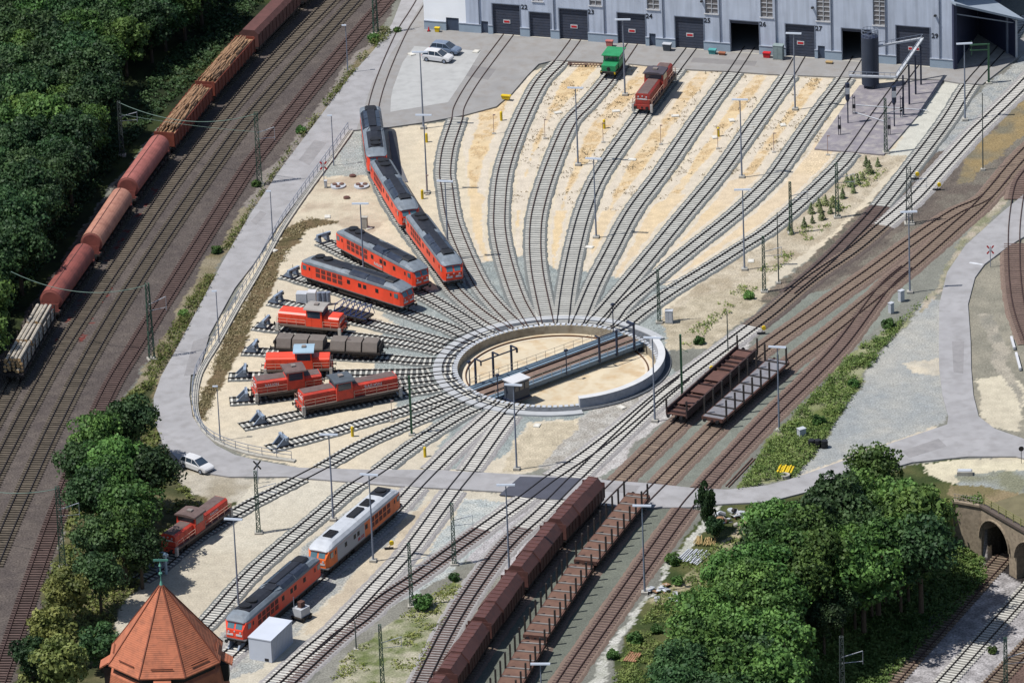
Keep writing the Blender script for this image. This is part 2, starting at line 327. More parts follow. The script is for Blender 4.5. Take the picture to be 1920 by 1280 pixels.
# right hand side dark ballast and gravel
lay([(1960,60),(1925,100),(1900,112),(1845,162),(1800,215),(1705,330),(1600,440),(1480,540),(1420,590),(1500,590),(1640,490),(1740,410),(1830,340),(1960,215)], (142,142,136), (120,116,108), N2, gr=1)
lay([(1960,150),(1800,290),(1700,400),(1560,520),(1400,630),(1480,620),(1660,520),(1860,340),(1960,240)], (112,102,94), (132,126,114), N2, gr=1)
lay([(1960,110),(1850,260),(1760,345),(1820,340),(1880,290),(1960,215)], (128,122,104), (158,138,100), N2, gr=.7)
lay([(1905,118),(1930,80),(1960,60),(1960,130),(1850,225),(1790,280),(1735,340),(1700,330),(1780,225),(1850,158)], (160,164,164), (178,178,172), N3, gr=1)
lay([(1370,640),(1425,618),(1400,660),(1290,750),(1190,838),(1090,935),(1000,925),(1040,885),(1170,775),(1285,690)], (200,196,192), (184,178,174), N3, gr=1)
lay([(1040,930),(1130,948),(1060,1010),(960,1120),(860,1300),(730,1340),(800,1200),(880,1080),(960,1000)], (138,134,124), (152,150,140), N3, gr=.9)
lay([(1000,925),(1065,940),(1010,1000),(950,1075),(930,1080),(965,1010),(900,1060),(870,1050),(940,970)], (196,192,192), (178,174,174), N3, gr=1)
lay([(1700,312),(1790,268),(1830,262),(1800,330),(1740,395),(1660,455),(1560,530),(1440,612),(1390,640),(1330,655),(1420,590),(1500,520),(1600,425)], (100,92,86), (124,114,104), N2*.5+N3*.5, gr=1)
lay([(1420,560),(1500,500),(1590,420),(1660,350),(1700,315),(1712,330),(1640,420),(1540,510),(1450,580)], (138,124,110), (108,104,92), N3, gr=1)
# centre bottom
lay([(300,1062),(430,965),(470,900),(560,896),(700,906),(900,920),(960,926),(990,945),(870,1040),(760,1110),(690,1140),(600,1230),(545,1300),(480,1340),(190,1340),(215,1150)], (216,208,190), (204,194,174), N1, gr=.4)
lay([(640,960),(700,920),(800,925),(740,1000),(700,1040),(640,1100),(560,1180),(480,1260),(360,1300),(400,1200),(470,1130),(560,1040)], (168,170,166), (182,180,172), N3, gr=1)
lay([(700,1040),(800,935),(845,935),(760,1020),(690,1100),(600,1180),(560,1190)], (214,200,176), (200,186,164), N2)
lay([(870,935),(990,945),(880,1040),(790,1110),(720,1150),(705,1120),(800,1040)], (176,182,180), (196,198,192), N3, gr=1)
lay([(905,1045),(940,1020),(860,1140),(780,1290),(740,1340),(520,1340),(600,1250),(700,1160),(800,1095)], (150,148,138), (136,134,124), N2, gr=.7)
lay([(850,1085),(868,1095),(830,1170),(770,1290),(750,1340),(590,1340),(640,1240),(700,1190),(790,1130)], (188,182,160), (112,122,76), N3*.4+N2*.6, gr=.8)
# freight tracks area right of centre
lay([(1130,945),(1300,955),(1230,1060),(1120,1220),(1040,1340),(800,1340),(900,1180),(1010,1050)], (116,120,110), (130,134,122), N1, gr=.5)
lay([(1490,560),(1660,520),(1720,480),(1700,560),(1560,690),(1440,800),(1340,905),(1120,898),(1190,850),(1290,755),(1400,665)], (132,136,126), (146,150,140), N1, gr=.5)
lay([(1690,600),(1745,555),(1710,585),(1650,665),(1585,765),(1520,860),(1485,900),(1385,915),(1440,830),(1520,745),(1600,660)], (110,120,70), (164,164,130), N2*.7+N3*.3, gr=.8)
lay([(1735,560),(1790,560),(1775,700),(1775,790),(1640,850),(1500,905),(1482,905),(1520,860),(1585,770),(1650,670),(1712,590)], (162,166,166), (184,182,174), N2*.5+N1*.5, gr=.6)
lay([(1690,680),(1770,672),(1765,705),(1720,700)], (220,208,186), (200,192,176), gr=.3)
lay([(1500,893),(1640,838),(1760,798),(1765,812),(1690,830),(1600,862),(1515,905)], (214,202,182), gr=.3)
lay([(1815,490),(1960,400),(1960,850),(1900,815),(1840,790),(1820,740),(1812,600)], (146,142,128), (162,156,140), N2, gr=.6)
lay([(1832,715),(1880,705),(1915,715),(1925,760),(1915,810),(1862,802),(1838,775)], (222,212,188), (206,196,174), N2, gr=.3)
lay([(1835,590),(1862,590),(1880,640),(1900,700),(1925,770),(1900,740),(1862,680)], (180,172,156), (150,146,134), gr=.7)
lay([(1770,505),(1830,400),(1900,345),(1940,330),(1880,392),(1810,460),(1775,510),(1755,560),(1720,590)], (190,178,160), (140,140,112), N3*.5+N2*.5, gr=.7)
# lower right wood floor and rubbish path
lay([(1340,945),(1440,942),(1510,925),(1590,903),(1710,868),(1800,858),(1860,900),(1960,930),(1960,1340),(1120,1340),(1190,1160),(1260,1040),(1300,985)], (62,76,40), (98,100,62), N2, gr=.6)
lay([(1330,955),(1350,950),(1300,1020),(1235,1090),(1180,1180),(1120,1290),(1090,1340),(1075,1340),(1150,1200),(1205,1125),(1260,1050)], (206,204,196), (180,180,168), N3, gr=.8)
lay([(1420,940),(1450,950),(1390,1040),(1320,1090),(1240,1140),(1210,1130),(1260,1090),(1330,1030)], (196,180,152), (120,124,84), N3*.5+N2*.5)
lay([(1730,868),(1800,862),(1930,856),(1930,885),(1870,885),(1800,888),(1788,912),(1765,905),(1740,885)], (224,214,186), (206,196,172), N2, gr=.3)
lay([(1785,890),(1930,880),(1930,925),(1850,915),(1790,915)], (164,168,164), (138,138,116), N2, gr=.8)
lay([(1775,912),(1850,912),(1960,925),(1960,1010),(1850,955),(1770,930)], (128,118,84), (150,134,104), N2, gr=.6)
m = inpoly(X, Y, W([(100,640),(200,480),(290,345),(320,330),(260,450),(180,600),(150,650)])) & (N3*.7 + fbm(X, Y, 2.2, 44)*.3 > .62); col[m] = np.array(A(120,62,56))
m = inpoly(wx, wy, W([(455,380),(545,262),(640,135),(705,60),(712,66),(648,146),(556,272),(470,392)])); col[m] = np.array(A(146,138,130))
# height: turntable pit and railway cutting
Z = (N3 - .5) * .10
Z[paved(X, Y)] = 0
cutA = Vector(G2(1850,1052,-6.8)); cutB = Vector(G2(1640,1290,-6.8))             # toe of the left slope
dirc = (cutA - cutB).normalized(); nrm = Vector((dirc.y, -dirc.x))                # towards the tracks
sdist = (X - cutA.x) * nrm.x + (Y - cutA.y) * nrm.y
WA = Vector(G2(1787,941,0)); WB = Vector(G2(1839,950,0)); WC = Vector(G2(1920,997,0))
wd = (WC - WB).normalized(); wn = Vector((wd.y, -wd.x))                           # out of the wall, towards the camera
if wn.y > 0: wn = -wn
wdist = (X - WB.x) * wn.x + (Y - WB.y) * wn.y
sm = np.clip((sdist + 13.5) / 13.5, 0, 1); sm = sm * sm * (3 - 2 * sm)

udist = (X - WB.x) * wd.x + (Y - WB.y) * wd.y
wlv = (WB - WA).normalized(); wgn = Vector((wlv.y, -wlv.x))
if wgn.y > 0: wgn = -wgn
gdist = (X - WA.x) * wgn.x + (Y - WA.y) * wgn.y
adist = (X - WA.x) * wlv.x + (Y - WA.y) * wlv.y
sm2 = np.clip((gdist + 0) / 5.0, 0, 1); sm2 = np.where(adist < 0, sm2, 1.0)
cut = np.where(udist > 0.3, wdist > -13, gdist > -.3)
Z = np.where(cut, Z - 6.8 * sm * sm2, Z)
fl_ = cut & (sdist > -0.8)
kg = np.clip((N3 - .3) / .4, 0, 1)[..., None]
cg = (np.array(A(150,146,146)) * (1 - kg) + np.array(A(188,184,184)) * kg)
col[fl_] = cg[fl_]; grain[fl_] = 1
m = fl_ & (sdist > 12.5 + (N2-.5)*2); col[m] = np.array(A(112,92,84)); 
m = cut & (wdist < .3) & (udist > .3); col[m] = np.array(A(50,46,46))  # tunnel shade painted dark into the ground below the arches
m = cut & (sdist <= -0.8) & (sm > 0.01); k3 = np.clip((N2-.35)/.3, 0, 1)[..., None]
cc = np.array(A(84,98,50)) * (1-k3) + np.array(A(118,124,72)) * k3; col[m] = cc[m]
Z[rr < RPIT + 0.25] = -2.2
me = bpy.data.meshes.new('ground')
V = np.zeros((ny*nx + 8, 3)); V[:ny*nx, 0] = X.ravel(); V[:ny*nx, 1] = Y.ravel(); V[:ny*nx, 2] = Z.ravel()
x0, x1, y0, y1 = gx[0], gx[-1], gy[0], gy[-1]; B_ = 3500
V[ny*nx:] = [(x0,y0,0),(x1,y0,0),(x1,y1,0),(x0,y1,0),(-B_,-B_,0),(B_,-B_,0),(B_,B_,0),(-B_,B_,0)]
idx = (np.arange(ny-1)[:, None] * nx + np.arange(nx-1)[None]).ravel()
F = np.c_[idx, idx+1, idx+nx+1, idx+nx]; o_ = ny*nx
F = np.vstack([F, [[o_,o_+4,o_+5,o_+1],[o_+1,o_+5,o_+6,o_+2],[o_+2,o_+6,o_+7,o_+3],[o_+3,o_+7,o_+4,o_]]])
me.vertices.add(len(V)); me.vertices.foreach_set('co', V.ravel())
me.loops.add(F.size); me.loops.foreach_set('vertex_index', F.ravel().astype(np.int32))
me.polygons.add(len(F)); me.polygons.foreach_set('loop_start', (np.arange(len(F))*4).astype(np.int32))
me.update(); me.validate()
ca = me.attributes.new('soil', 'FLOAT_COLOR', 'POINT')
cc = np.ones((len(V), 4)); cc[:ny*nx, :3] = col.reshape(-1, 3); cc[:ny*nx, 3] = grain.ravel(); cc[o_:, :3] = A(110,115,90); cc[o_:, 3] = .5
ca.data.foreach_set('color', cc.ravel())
gm = bpy.data.materials.new('soil'); gm.use_nodes = True; n = gm.node_tree.nodes; l = gm.node_tree.links
b = n['Principled BSDF']; b.inputs['Roughness'].default_value = .95; b.inputs['Specular IOR Level'].default_value = .15
at = n.new('ShaderNodeAttribute'); at.attribute_name = 'soil'; geo = n.new('ShaderNodeNewGeometry')
def nz(s, d):
    q = n.new('ShaderNodeTexNoise'); q.inputs['Scale'].default_value = s; q.inputs['Detail'].default_value = d
    l.new(geo.outputs['Position'], q.inputs['Vector']); return q
a1 = nz(4.5, 3); a2 = nz(.8, 5)
m1 = n.new('ShaderNodeMath'); m1.operation = 'SUBTRACT'; m1.inputs[1].default_value = .5; l.new(a1.outputs[0], m1.inputs[0])
m2 = n.new('ShaderNodeMath'); m2.operation = 'MULTIPLY'; l.new(m1.outputs[0], m2.inputs[0]); l.new(at.outputs['Alpha'], m2.inputs[1])
m3 = n.new('ShaderNodeMath'); m3.operation = 'MULTIPLY_ADD'; m3.inputs[1].default_value = 2.2; m3.inputs[2].default_value = 1; l.new(m2.outputs[0], m3.inputs[0])
r2 = n.new('ShaderNodeMapRange'); r2.inputs[1].default_value = .3; r2.inputs[2].default_value = .7; r2.inputs[3].default_value = .9; r2.inputs[4].default_value = 1.1
l.new(a2.outputs[0], r2.inputs[0])
m4 = n.new('ShaderNodeMath'); m4.operation = 'MULTIPLY'; l.new(m3.outputs[0], m4.inputs[0]); l.new(r2.outputs[0], m4.inputs[1])
mx = n.new('ShaderNodeMix'); mx.data_type = 'RGBA'; mx.blend_type = 'MULTIPLY'; mx.inputs[0].default_value = 1
l.new(at.outputs['Color'], mx.inputs[6]); l.new(m4.outputs[0], mx.inputs[7]); l.new(mx.outputs[2], b.inputs['Base Color'])
bp = n.new('ShaderNodeBump'); bp.inputs['Strength'].default_value = .35; bp.inputs['Distance'].default_value = .12
l.new(a1.outputs[0], bp.inputs['Height']); l.new(bp.outputs[0], b.inputs['Normal'])
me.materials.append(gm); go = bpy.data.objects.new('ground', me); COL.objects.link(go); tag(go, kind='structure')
# ------------------------------------------------------------------ roads and hard surfaces
def slab(name, pts, z0, z1, m, kind='structure'):
    o = MB().prism(pts, z0, z1).build(name, m)
    return tag(o, kind=kind)
asph = mat('asphalt', A(178,176,177), .9, .1, .3, dirt=A(154,151,150), dirt_amt=.7)
asph2 = mat('apron asphalt', A(164,162,160), .9, .08, .3, dirt=A(148,138,128), dirt_amt=.5)
slab('road', ROAD_W, -.3, .20, asph)
slab('apron', APRON_W, -.3, .206, asph2)
slab('concrete_pavement', W([(777,87),(902,96),(872,145),(840,192),(732,210),(733,185),(737,165),(755,117)], .2), .1, .212, mat('pale concrete', A(194,194,192), .85, .06, .4, dirt=A(172,172,170), dirt_amt=.6))
slab('wash_pad', PAD_W, -.3, .209, mat('wash pad', A(150,144,150), .8, .14, .35, dirt=A(196,190,182), dirt_amt=.8))
slab('crossing_pavement', W([(975,893),(1090,896),(1050,937),(936,927)], .2), .1, .215, mat('fresh asphalt', A(84,86,98), .85, .12, .6))
slab('grey_path', W([(728,245),(735,245),(748,300),(765,340),(748,340),(735,300)], .2), -.2, .12, mat('grey slab', A(120,120,124), .9, .1, .6)).name = 'inspection_path'  # plain grey slab strip beside the row of diesels
for i_, pp in enumerate(([(362,640),(392,630),(372,700),(345,705)],[(560,300),(590,262),(612,268),(580,310)],[(700,890),(790,896),(770,908),(690,902)],[(470,415),(488,395),(500,400),(480,422)],[(1690,845),(1760,822),(1775,836),(1705,858)],[(1785,640),(1808,640),(1806,700),(1788,698)],[(1130,905),(1200,910),(1190,925),(1122,920)])):
    slab('road_patch', W(pp, .2), .19, .2035 + i_*.0002, mat('patch asphalt', A(162,159,159), .92, .1, .6, dirt=A(138,136,138), dirt_amt=.5))
for i_, pp in enumerate(([(1300,108),(1420,115),(1415,124),(1295,117)],[(870,120),(930,130),(915,150),(860,140)])):
    slab('apron_patch', W(pp, .2), .19, .2085 + i_*.0002, mat('apron patch', A(146,143,142), .92, .1, .6))
# ------------------------------------------------------------------ track building
conc = mat('concrete sleeper', A(228,225,215), .9, .10, 1.3, rnd=.16, dirt=A(168,160,148), dirt_amt=.35)
wood = mat('timber sleeper', A(148,130,112), .95, .22, 1.3, rnd=.3)
wood2 = mat('pale timber sleeper', A(120,109,95), .95, .22, 1.3, rnd=.25)
wood3 = mat('rusty sleeper', A(110,90,84), .95, .2, 1.3, rnd=.25)
rail_m = mat('rail steel', A(50,43,44), .55, .2, 2.0, metal=.3)
rail_r = mat('rusty rail steel', A(74,52,46), .7, .2, 2.0)
BED = {'dark': mat('dark brown ballast', A(104,92,86), .95, .25, 4.5), 'grey': mat('grey ballast', A(124,127,125), .95, .22, 4.5), 'sand': mat('buff ballast', A(112,114,112), .95, .25, 4.5),
       'pale': mat('pale ballast', A(168,164,162), .95, .25, 4.5), 'rust': mat('rusty ballast', A(134,114,102), .95, .25, 4.5)}
slv = {}
def sleeper_mesh(kind, wd_=.27):
    b = MB().box(-wd_/2, wd_/2, -1.3, 1.3, -.16, 0)
    o = b.build('sleeper', {'conc': conc, 'wood': wood, 'wood2': wood2, 'rustwood': wood3}[kind]); me = o.data; bpy.data.objects.remove(o); return me
for k_ in ('conc', 'wood', 'wood2', 'rustwood'): slv[k_] = sleeper_mesh(k_)
TZ = {}
for i, (key, t) in enumerate(TR.items()):
    P = t['P']; z = t['z']; dz = .0022 * i; TZ[key] = z + .30
    tn = np.gradient(P, axis=0); tn /= np.linalg.norm(tn, axis=1)[:, None]; t['T'] = tn
    nr = np.c_[-tn[:, 1], tn[:, 0]]
    base = P[len(P)//2]
    root = thing('railway_track', t['label'], 'railway track', (base[0], base[1], z), group='railway tracks')
    t['root'] = root; L = P - base
    pv = paved(P[:, 0], P[:, 1]) if z == 0 else np.zeros(len(P), bool)
    if t['bed']:
        mb = MB(); run = []
        def flush(run):
            if len(run) < 3: return
            vs = []
            for j in run:
                w0 = 1.27 if t['bed'] == 'sand' else 1.40 if t['bed'] == 'grey' else 1.5; h1 = w0 + rng.rand() * .15; h2 = w0 + rng.rand() * .15; zz = .085 + dz
                sk_ = .15 if t['bed'] == 'sand' else .25 if t['bed'] == 'grey' else .4
                for hh, zq in ((h1 + sk_, -.05), (h1, zz), (-h2, zz), (-h2 - sk_, -.05)):
                    vs.append((L[j,0] + nr[j,0]*hh, L[j,1] + nr[j,1]*hh, zq))
            fs = []
            for a in range(len(run)-1):
                for c in range(3): fs.append((a*4+c, a*4+c+1, (a+1)*4+c+1, (a+1)*4+c))
            mb.add(vs, [f[::-1] for f in fs], 1 if dkz(run[len(run)//2]) else 0)
        dkz = lambda j: key in ('G1', 'F9') and 25.5 < P[j,0] < 44.5
        for j in range(len(P)):
            if pv[j] or math.hypot(P[j,0], P[j,1]) < 15.9: flush(run); run = []
            elif run and dkz(j) != dkz(run[-1]): flush(run + [j]); run = [j]
            else: run.append(j)
        flush(run)
        if mb.v: mb.build('ballast_bed', [BED[t['bed']], BED['dark']], root)
    rm = rail_r if t['kind'] in ('wood', 'rustwood') or key in ('F0','F1','F2','F3') else rail_m
    lastr = [j for j in range(len(P)) if math.hypot(*P[j]) > RPIT - .05]
    for sgn in (-1, 1):
        mb = MB(); c = L + nr * sgn * .755; vs = []; fs = []
        for j in lastr:
            for a, zq in ((-.07,.13),(-.055,.30),(.055,.30),(.07,.13)):
                vs.append((c[j,0]+nr[j,0]*a, c[j,1]+nr[j,1]*a, zq + dz*.5))
        for a in range(len(lastr)-1):
            for q in range(3): fs.append((a*4+q, (a+1)*4+q, (a+1)*4+q+1, a*4+q+1))
        fs += [(0,1,2,3), tuple(len(vs)-4+q for q in (3,2,1,0))]
        mb.add(vs, fs); mb.build('rail', rm, root)
    # sleepers
    s = np.r_[0, np.cumsum(np.linalg.norm(np.diff(P, axis=0), axis=1))]
    sp = .63 if t['kind'] in ('conc', 'mix') else .66
    if t['bed'] == 'sand': sp = .72
    q = np.arange(.3, s[-1], sp); qx = np.interp(q, s, P[:,0]); qy = np.interp(q, s, P[:,1])
    ax = np.interp(q, s, tn[:,0]); ay = np.interp(q, s, tn[:,1])
    ok = [j for j in range(len(q)) if (z or not paved(qx[j:j+1], qy[j:j+1])[0]) and math.hypot(qx[j], qy[j]) > RPIT + .45
          and (not 14.4 < math.hypot(qx[j], qy[j]) < 15.95)]
    def visible(j):
        v = np.array([qx[j], qy[j], z]) - CP; ww = v @ FW
        return -20 < 960 + FPX*(v@CR)/ww < 1940 and -20 < 640 - FPX*(v@CU)/ww < 1300
    ok.sort(key=lambda j: (not visible(j), qy[j])); rest = MB(); sk = t['kind']
    for n_, j in enumerate(ok):
        kd = sk
        if sk == 'mix': kd = 'conc' if (-30 < qy[j] and qx[j] < 25.5) or qx[j] > 44.5 or -48 < qy[j] < -30 else 'rustwood'
        zz = .14 + dz + rng.rand() * .015
        if n_ < 100:
            o = bpy.data.objects.new('sleeper', slv[kd]); COL.objects.link(o); o.parent = root
            o.location = (qx[j]-base[0], qy[j]-base[1], zz); o.rotation_euler = (0, 0, math.atan2(ay[j], ax[j]) + (rng.rand()-.5)*.03)
        else:
            M_ = Matrix.Translation((qx[j]-base[0], qy[j]-base[1], zz)) @ Matrix.Rotation(math.atan2(ay[j], ax[j]), 4, 'Z')
            rest.T = M_; rest.box(-.135, .135, -1.3, 1.3, -.16, 0, 1 if kd == 'conc' else 0)
    if rest.v:
        tag(rest.build('sleepers', [{'wood': wood, 'mix': wood, 'wood2': wood2, 'rustwood': wood3, 'conc': conc}[sk], conc], root), kind='stuff')
def on_track(key, px, py, z=0.25, back=0):
    t = TR[key]; p = G2(px, py, t['z'] + z); P = t['P']
    j = int(np.argmin((P[:,0]-p[0])**2 + (P[:,1]-p[1])**2))
    if back: j = max(3, min(len(P)-3, j - int(round(back/.5))))
    return (float(P[j,0]), float(P[j,1]), TZ[key]), math.atan2(t['T'][j,1], t['T'][j,0])
# ------------------------------------------------------------------ palette
red = mat('traffic red', (.66,.055,.022), .42, .10, .5, dirt=(.32,.06,.035), dirt_amt=.3)
red2 = mat('faded red', (.50,.05,.03), .5, .14, .6, dirt=A(120,70,60), dirt_amt=.5)
orange = mat('orange paint', (.68,.14,.03), .45, .1, .5, dirt=A(160,90,60), dirt_amt=.3)
dark = mat('dark underframe', A(48,44,44), .8, .25, 1.5, dirt=A(96,80,70), dirt_amt=.5)
black = mat('black steel', A(34,34,38), .6, .2, 2)
groof = mat('grey roof', A(136,146,156), .55, .12, .6, dirt=A(92,96,102), dirt_amt=.5)
sootr = mat('sooty roof', A(34,36,46), .6, .2, .8, dirt=A(70,72,78), dirt_amt=.3)
smoky = mat('smoked panel', A(58,64,78), .22, .2, .6, dirt=A(92,98,108), dirt_amt=.5)
brroof = mat('brown roof', A(122,102,98), .8, .14, .9, dirt=A(90,70,66), dirt_amt=.5)
glass = mat('window glass', A(62,76,92), .12, .1, 1.2, spec=.8)
cabglass = mat('cab glass', A(96,132,142), .1, .15, 1.2, spec=.9)  # pale teal reflection put into the glass colour
white = mat('white paint', A(232,232,234), .5, .06, .8)
offw = mat('grey white paint', A(214,218,224), .5, .07, .5, dirt=A(170,172,176), dirt_amt=.4)
pblue = mat('pale blue paint', A(176,204,222), .5, .06, .8)
railw = mat('handrail paint', A(220,180,160), .6, .05, 1)
yel = mat('yellow paint', A(244,208,36), .5, .08, 1)
grn = mat('dark green paint', A(58,92,74), .6, .12, 1)
grn2 = mat('shunter green', A(52,160,104), .5, .12, .8)
galv = mat('galvanised steel', A(150,160,178), .5, .1, 1.2, metal=.2)
bluest = mat('blue grey steel', A(120,142,160), .6, .1, .7, dirt=A(150,140,130), dirt_amt=.3)
dblue = mat('dark blue steel', A(44,54,78), .5, .15, 1)
cgrey = mat('concrete', A(196,192,182), .9, .1, .8, dirt=A(150,140,124), dirt_amt=.5)
cdark = mat('cool grey concrete', A(196,198,204), .9, .1, .8, dirt=A(120,120,124), dirt_amt=.4)  # even cool grey concrete with darker dirt blotches
rustp = mat('rust brown paint', A(110,70,64), .75, .14, .7, dirt=A(88,56,50), dirt_amt=.5)
rusty = mat('rusty steel', A(112,78,68), .85, .25, 1.1, dirt=A(80,56,50), dirt_amt=.6)
# ------------------------------------------------------------------ turntable
pit = thing('turntable_pit', 'round sunken concrete pit of the locomotive turntable with a sandy floor', 'turntable pit')
def arc(mb, r0, r1, z0, z1, a0, a1, n=96, m=0, close=False):
    rings = []
    for i in range(n + 1):
        a = R_(a0 + (a1 - a0) * i / n); c, s = math.cos(a), math.sin(a)
        rings.append([(r0*c, r0*s, z0), (r1*c, r1*s, z0), (r1*c, r1*s, z1), (r0*c, r0*s, z1)])
    return mb.loft([r[::-1] for r in rings], m=m, caps=not close)
pw = mat('pit wall concrete', A(186,176,156), .9, .16, .5, dirt=A(130,112,88), dirt_amt=.7)
pf = mat('pit floor', A(232,216,186), .9, .1, .28, dirt=A(204,168,120), dirt_amt=.7)
mb = MB(); mb.cyl((0,0,-1.3), (0,0,-.95), 12.7, 96); mb.build('floor', pf, pit)
arc(MB(), 12.6, 13.05, -1.3, .17, 0, 360, 120, close=True).build('retaining_wall', pw, pit)
cop = MB()
for k_ in range(116):
    a = k_ * 360 / 116
    arc(cop, 12.62, 13.25, .172, .245, a, a + 2.0, 2)
cop.build('coping', offw, pit)
arc(MB(), 14.62, 15.72, .0, .245, 27, 281, 100).build('ring_beam', mat('ring concrete', A(196,198,200), .9, .08, .9), pit)
arc(MB(), 11.55, 11.67, -.95, -.74, 0, 360, 110, close=True).build('circular_rail', mat('brown rail', A(112,76,50), .6, .2, 1), pit)
arc(MB(), 11.2, 12.1, -.948, -.93, 0, 360, 110, close=True).build('rail_bed', mat('rail bed', A(238,224,200), .9, .06, .6), pit)
arc(MB(), 12.98, 13.8, -.2, 1.35, -79, 22, 70).build('parapet', [cdark], pit)
arc(MB(), 12.94, 13.84, 1.352, 1.42, -79.2, 22.2, 70).build('parapet_coping', mat('light coping', A(226,226,226), .85, .06, 1), pit)
arc(MB(), 13.06, 14.6, .02, .15, 0, 360, 100, close=True).build('ring_ballast', mat('dark ballast', A(96,100,106), .95, .3, 3), pit)
BA = R_(38.7)
br = thing('turntable_bridge', 'blue grey steel turntable bridge lying diagonally across the round pit', 'turntable bridge', (0,0,0), BA)
br.location = (0, 0, 0)
HB = 12.5
mb = MB(); mb.box(-HB, HB, -1.25, 1.25, .02, .10); mb.build('deck', mat('deck planks', A(146,122,108), .9, .15, .8, dirt=A(100,86,90), dirt_amt=.6), br)
for s in (-1, 1):
    mb = MB(); mb.box(-HB+.1, HB-.1, s*1.9-.07, s*1.9+.07, -.75, .30); mb.box(-HB+.1, HB-.1, s*1.35 if s>0 else -2.5, 2.5 if s>0 else -1.35, .12, .17)
    for q in range(12): mb.box(-HB+1+q*2.1, -HB+1.1+q*2.1, s*1.9+ (.07 if s>0 else -.3), s*1.9+(.3 if s>0 else -.07), -.7, .1)
    mb.box(-HB+.1, HB-.1, s*2.5-.06, s*2.5+.06, -.25, .24); mb.build('girder', bluest, br)
    MB().box(-HB, HB, s*.755-.05, s*.755+.05, .104, .31).build('rail', rail_m, br)
    mb = MB()
    for q in range(17):
        x = -HB + .4 + q * 1.545; mb.box(x-.02, x+.02, s*2.48-.02, s*2.48+.02, .2, 1.25)
    for zz in (.7, 1.2): mb.box(-HB+.4, HB-.4, s*2.48-.02, s*2.48+.02, zz, zz+.04)
    mb.build('railing', mat('railing paint', A(196,180,160) if s > 0 else A(196,180,160), .7), br)
    mb = MB(); mb.box(-HB-.1, HB+.1, -1, 1, -.6, -.2) if s < 0 else mb.box(-HB+.05,-HB+.6,-2.4,2.4,-.93,-.2).box(HB-.6,HB-.05,-2.4,2.4,-.93,-.2)
    mb.build('cross_beam', dblue, br)
cab = MB(); cab.box(-10.9, -8.3, -4.6, -2.75, .0, 2.35); cabo = cab.build('control_cabin', mat('dark cabin cladding', A(76,82,92), .6, .15, 1.5), br)
MB().box(-11.05, -8.15, -4.75, -2.65, 2.353, 2.5).build('roof', white, cabo)
mb = MB()
for x in (-10.7, -9.85, -9.0): mb.box(x, x+.65, -4.63, -4.602, 1.2, 2.1)
mb.build('window', glass, cabo)
mb = MB(); mb.box(-11.1,-8.1,-4.8,-2.5,-.25,-.003)
for x in (-10.8, -8.4): mb.beam((x,-4.5,-.2), (x,-2.5,-.7), .12)
mb.build('cabin_platform', dblue, br)
mast = lambda mb, x, y, h: mb.box(x-.11, x+.11, y-.11, y+.11, -.1, h)
mb = MB(); pr = [-11.0, -8.1, -5.1]
for x in pr: mast(mb, x, 2.75, 3.6)
for x in pr: mb.box(x-.08, x+.08, 1.6, 2.8, 3.5, 3.65)
mb.beam((-10.9,1.7,3.45), (-5.0,1.7,3.45), .14); mb.beam((-10.9,1.7,3.5), (-10.9,1.7,2.9), .16); mb.beam((-5.0,1.7,3.5), (-5.0,1.7,2.9), .2)
mb.build('signal_gantry', dblue, br)
mb = MB(); 
for x in (4.9, 7.8, 10.7): mast(mb, x, -2.7, 3.4)
mb.beam((4.7,-2.7,3.3), (10.9,-2.7,3.3), .12); mb.beam((10.7,-2.7,3.35), (10.7,-1.4,3.35), .3); mb.beam((4.9,-2.7,3.3),(4.9,-1.9,3.3),.16)
mb.build('cable_gantry', dblue, br)
for (x, y, h) in ((-12, 2.75, 3.3), (-.6, -2.7, 3.1), (-11.9, -2.75, 3.2), (11.8, 2.7, 4.0)):
    mb = MB(); mb.cyl((x,y,-.1), (x,y,h), .07, 6); mb.box(x-.22, x+.22, y-.16, y+.16, h, h+.25); mb.build('lamp_post', dblue, br)
# ------------------------------------------------------------------ engine shed
FA = Vector(G2(796,54,.2)); FB = Vector(G2(1790,129,.2)); fdv = (FB-FA).normalized(); fang = math.atan2(fdv.y, fdv.x); FL = (FB-FA).length
fnn = np.array([-fdv.y, fdv.x, 0])
def FP(px, py):
    d = FW*FPX + CR*(px-960) - CU*(py-640); t = ((FA.x-CP[0])*fnn[0] + (FA.y-CP[1])*fnn[1]) / (d@fnn); q = CP + d*t
    return ((q[0]-FA.x)*fdv.x + (q[1]-FA.y)*fdv.y, q[2])
wallm = mat('blue grey render', (.43,.475,.56), .8, .06, .25, dirt=(.36,.40,.48), dirt_amt=.5)
_n = wallm.node_tree.nodes; _l = wallm.node_tree.links; _g = [q for q in _n if q.type == 'NEW_GEOMETRY'][0]; _b = _n['Principled BSDF']; _src = _b.inputs['Base Color'].links[0].from_socket
_mp = _n.new('ShaderNodeMapping'); _mp.inputs['Scale'].default_value = (1.6, 1.6, .12); _l.new(_g.outputs['Position'], _mp.inputs['Vector']); _q = _n.new('ShaderNodeTexNoise'); _q.inputs['Scale'].default_value = 1.0; _q.inputs['Detail'].default_value = 5; _l.new(_mp.outputs[0], _q.inputs['Vector'])
_r2 = _n.new('ShaderNodeMapRange'); _r2.inputs[1].default_value = .42; _r2.inputs[2].default_value = .72; _r2.inputs[3].default_value = 1; _r2.inputs[4].default_value = .76; _l.new(_q.outputs[0], _r2.inputs[0])
_m = _n.new('ShaderNodeMix'); _m.data_type = 'RGBA'; _m.blend_type = 'MULTIPLY'; _m.inputs[0].default_value = 1; _l.new(_src, _m.inputs[6]); _l.new(_r2.outputs[0], _m.inputs[7]); _l.new(_m.outputs[2], _b.inputs['Base Color'])
wallw = mat('white render', (.84,.85,.86), .8, .04, .3)
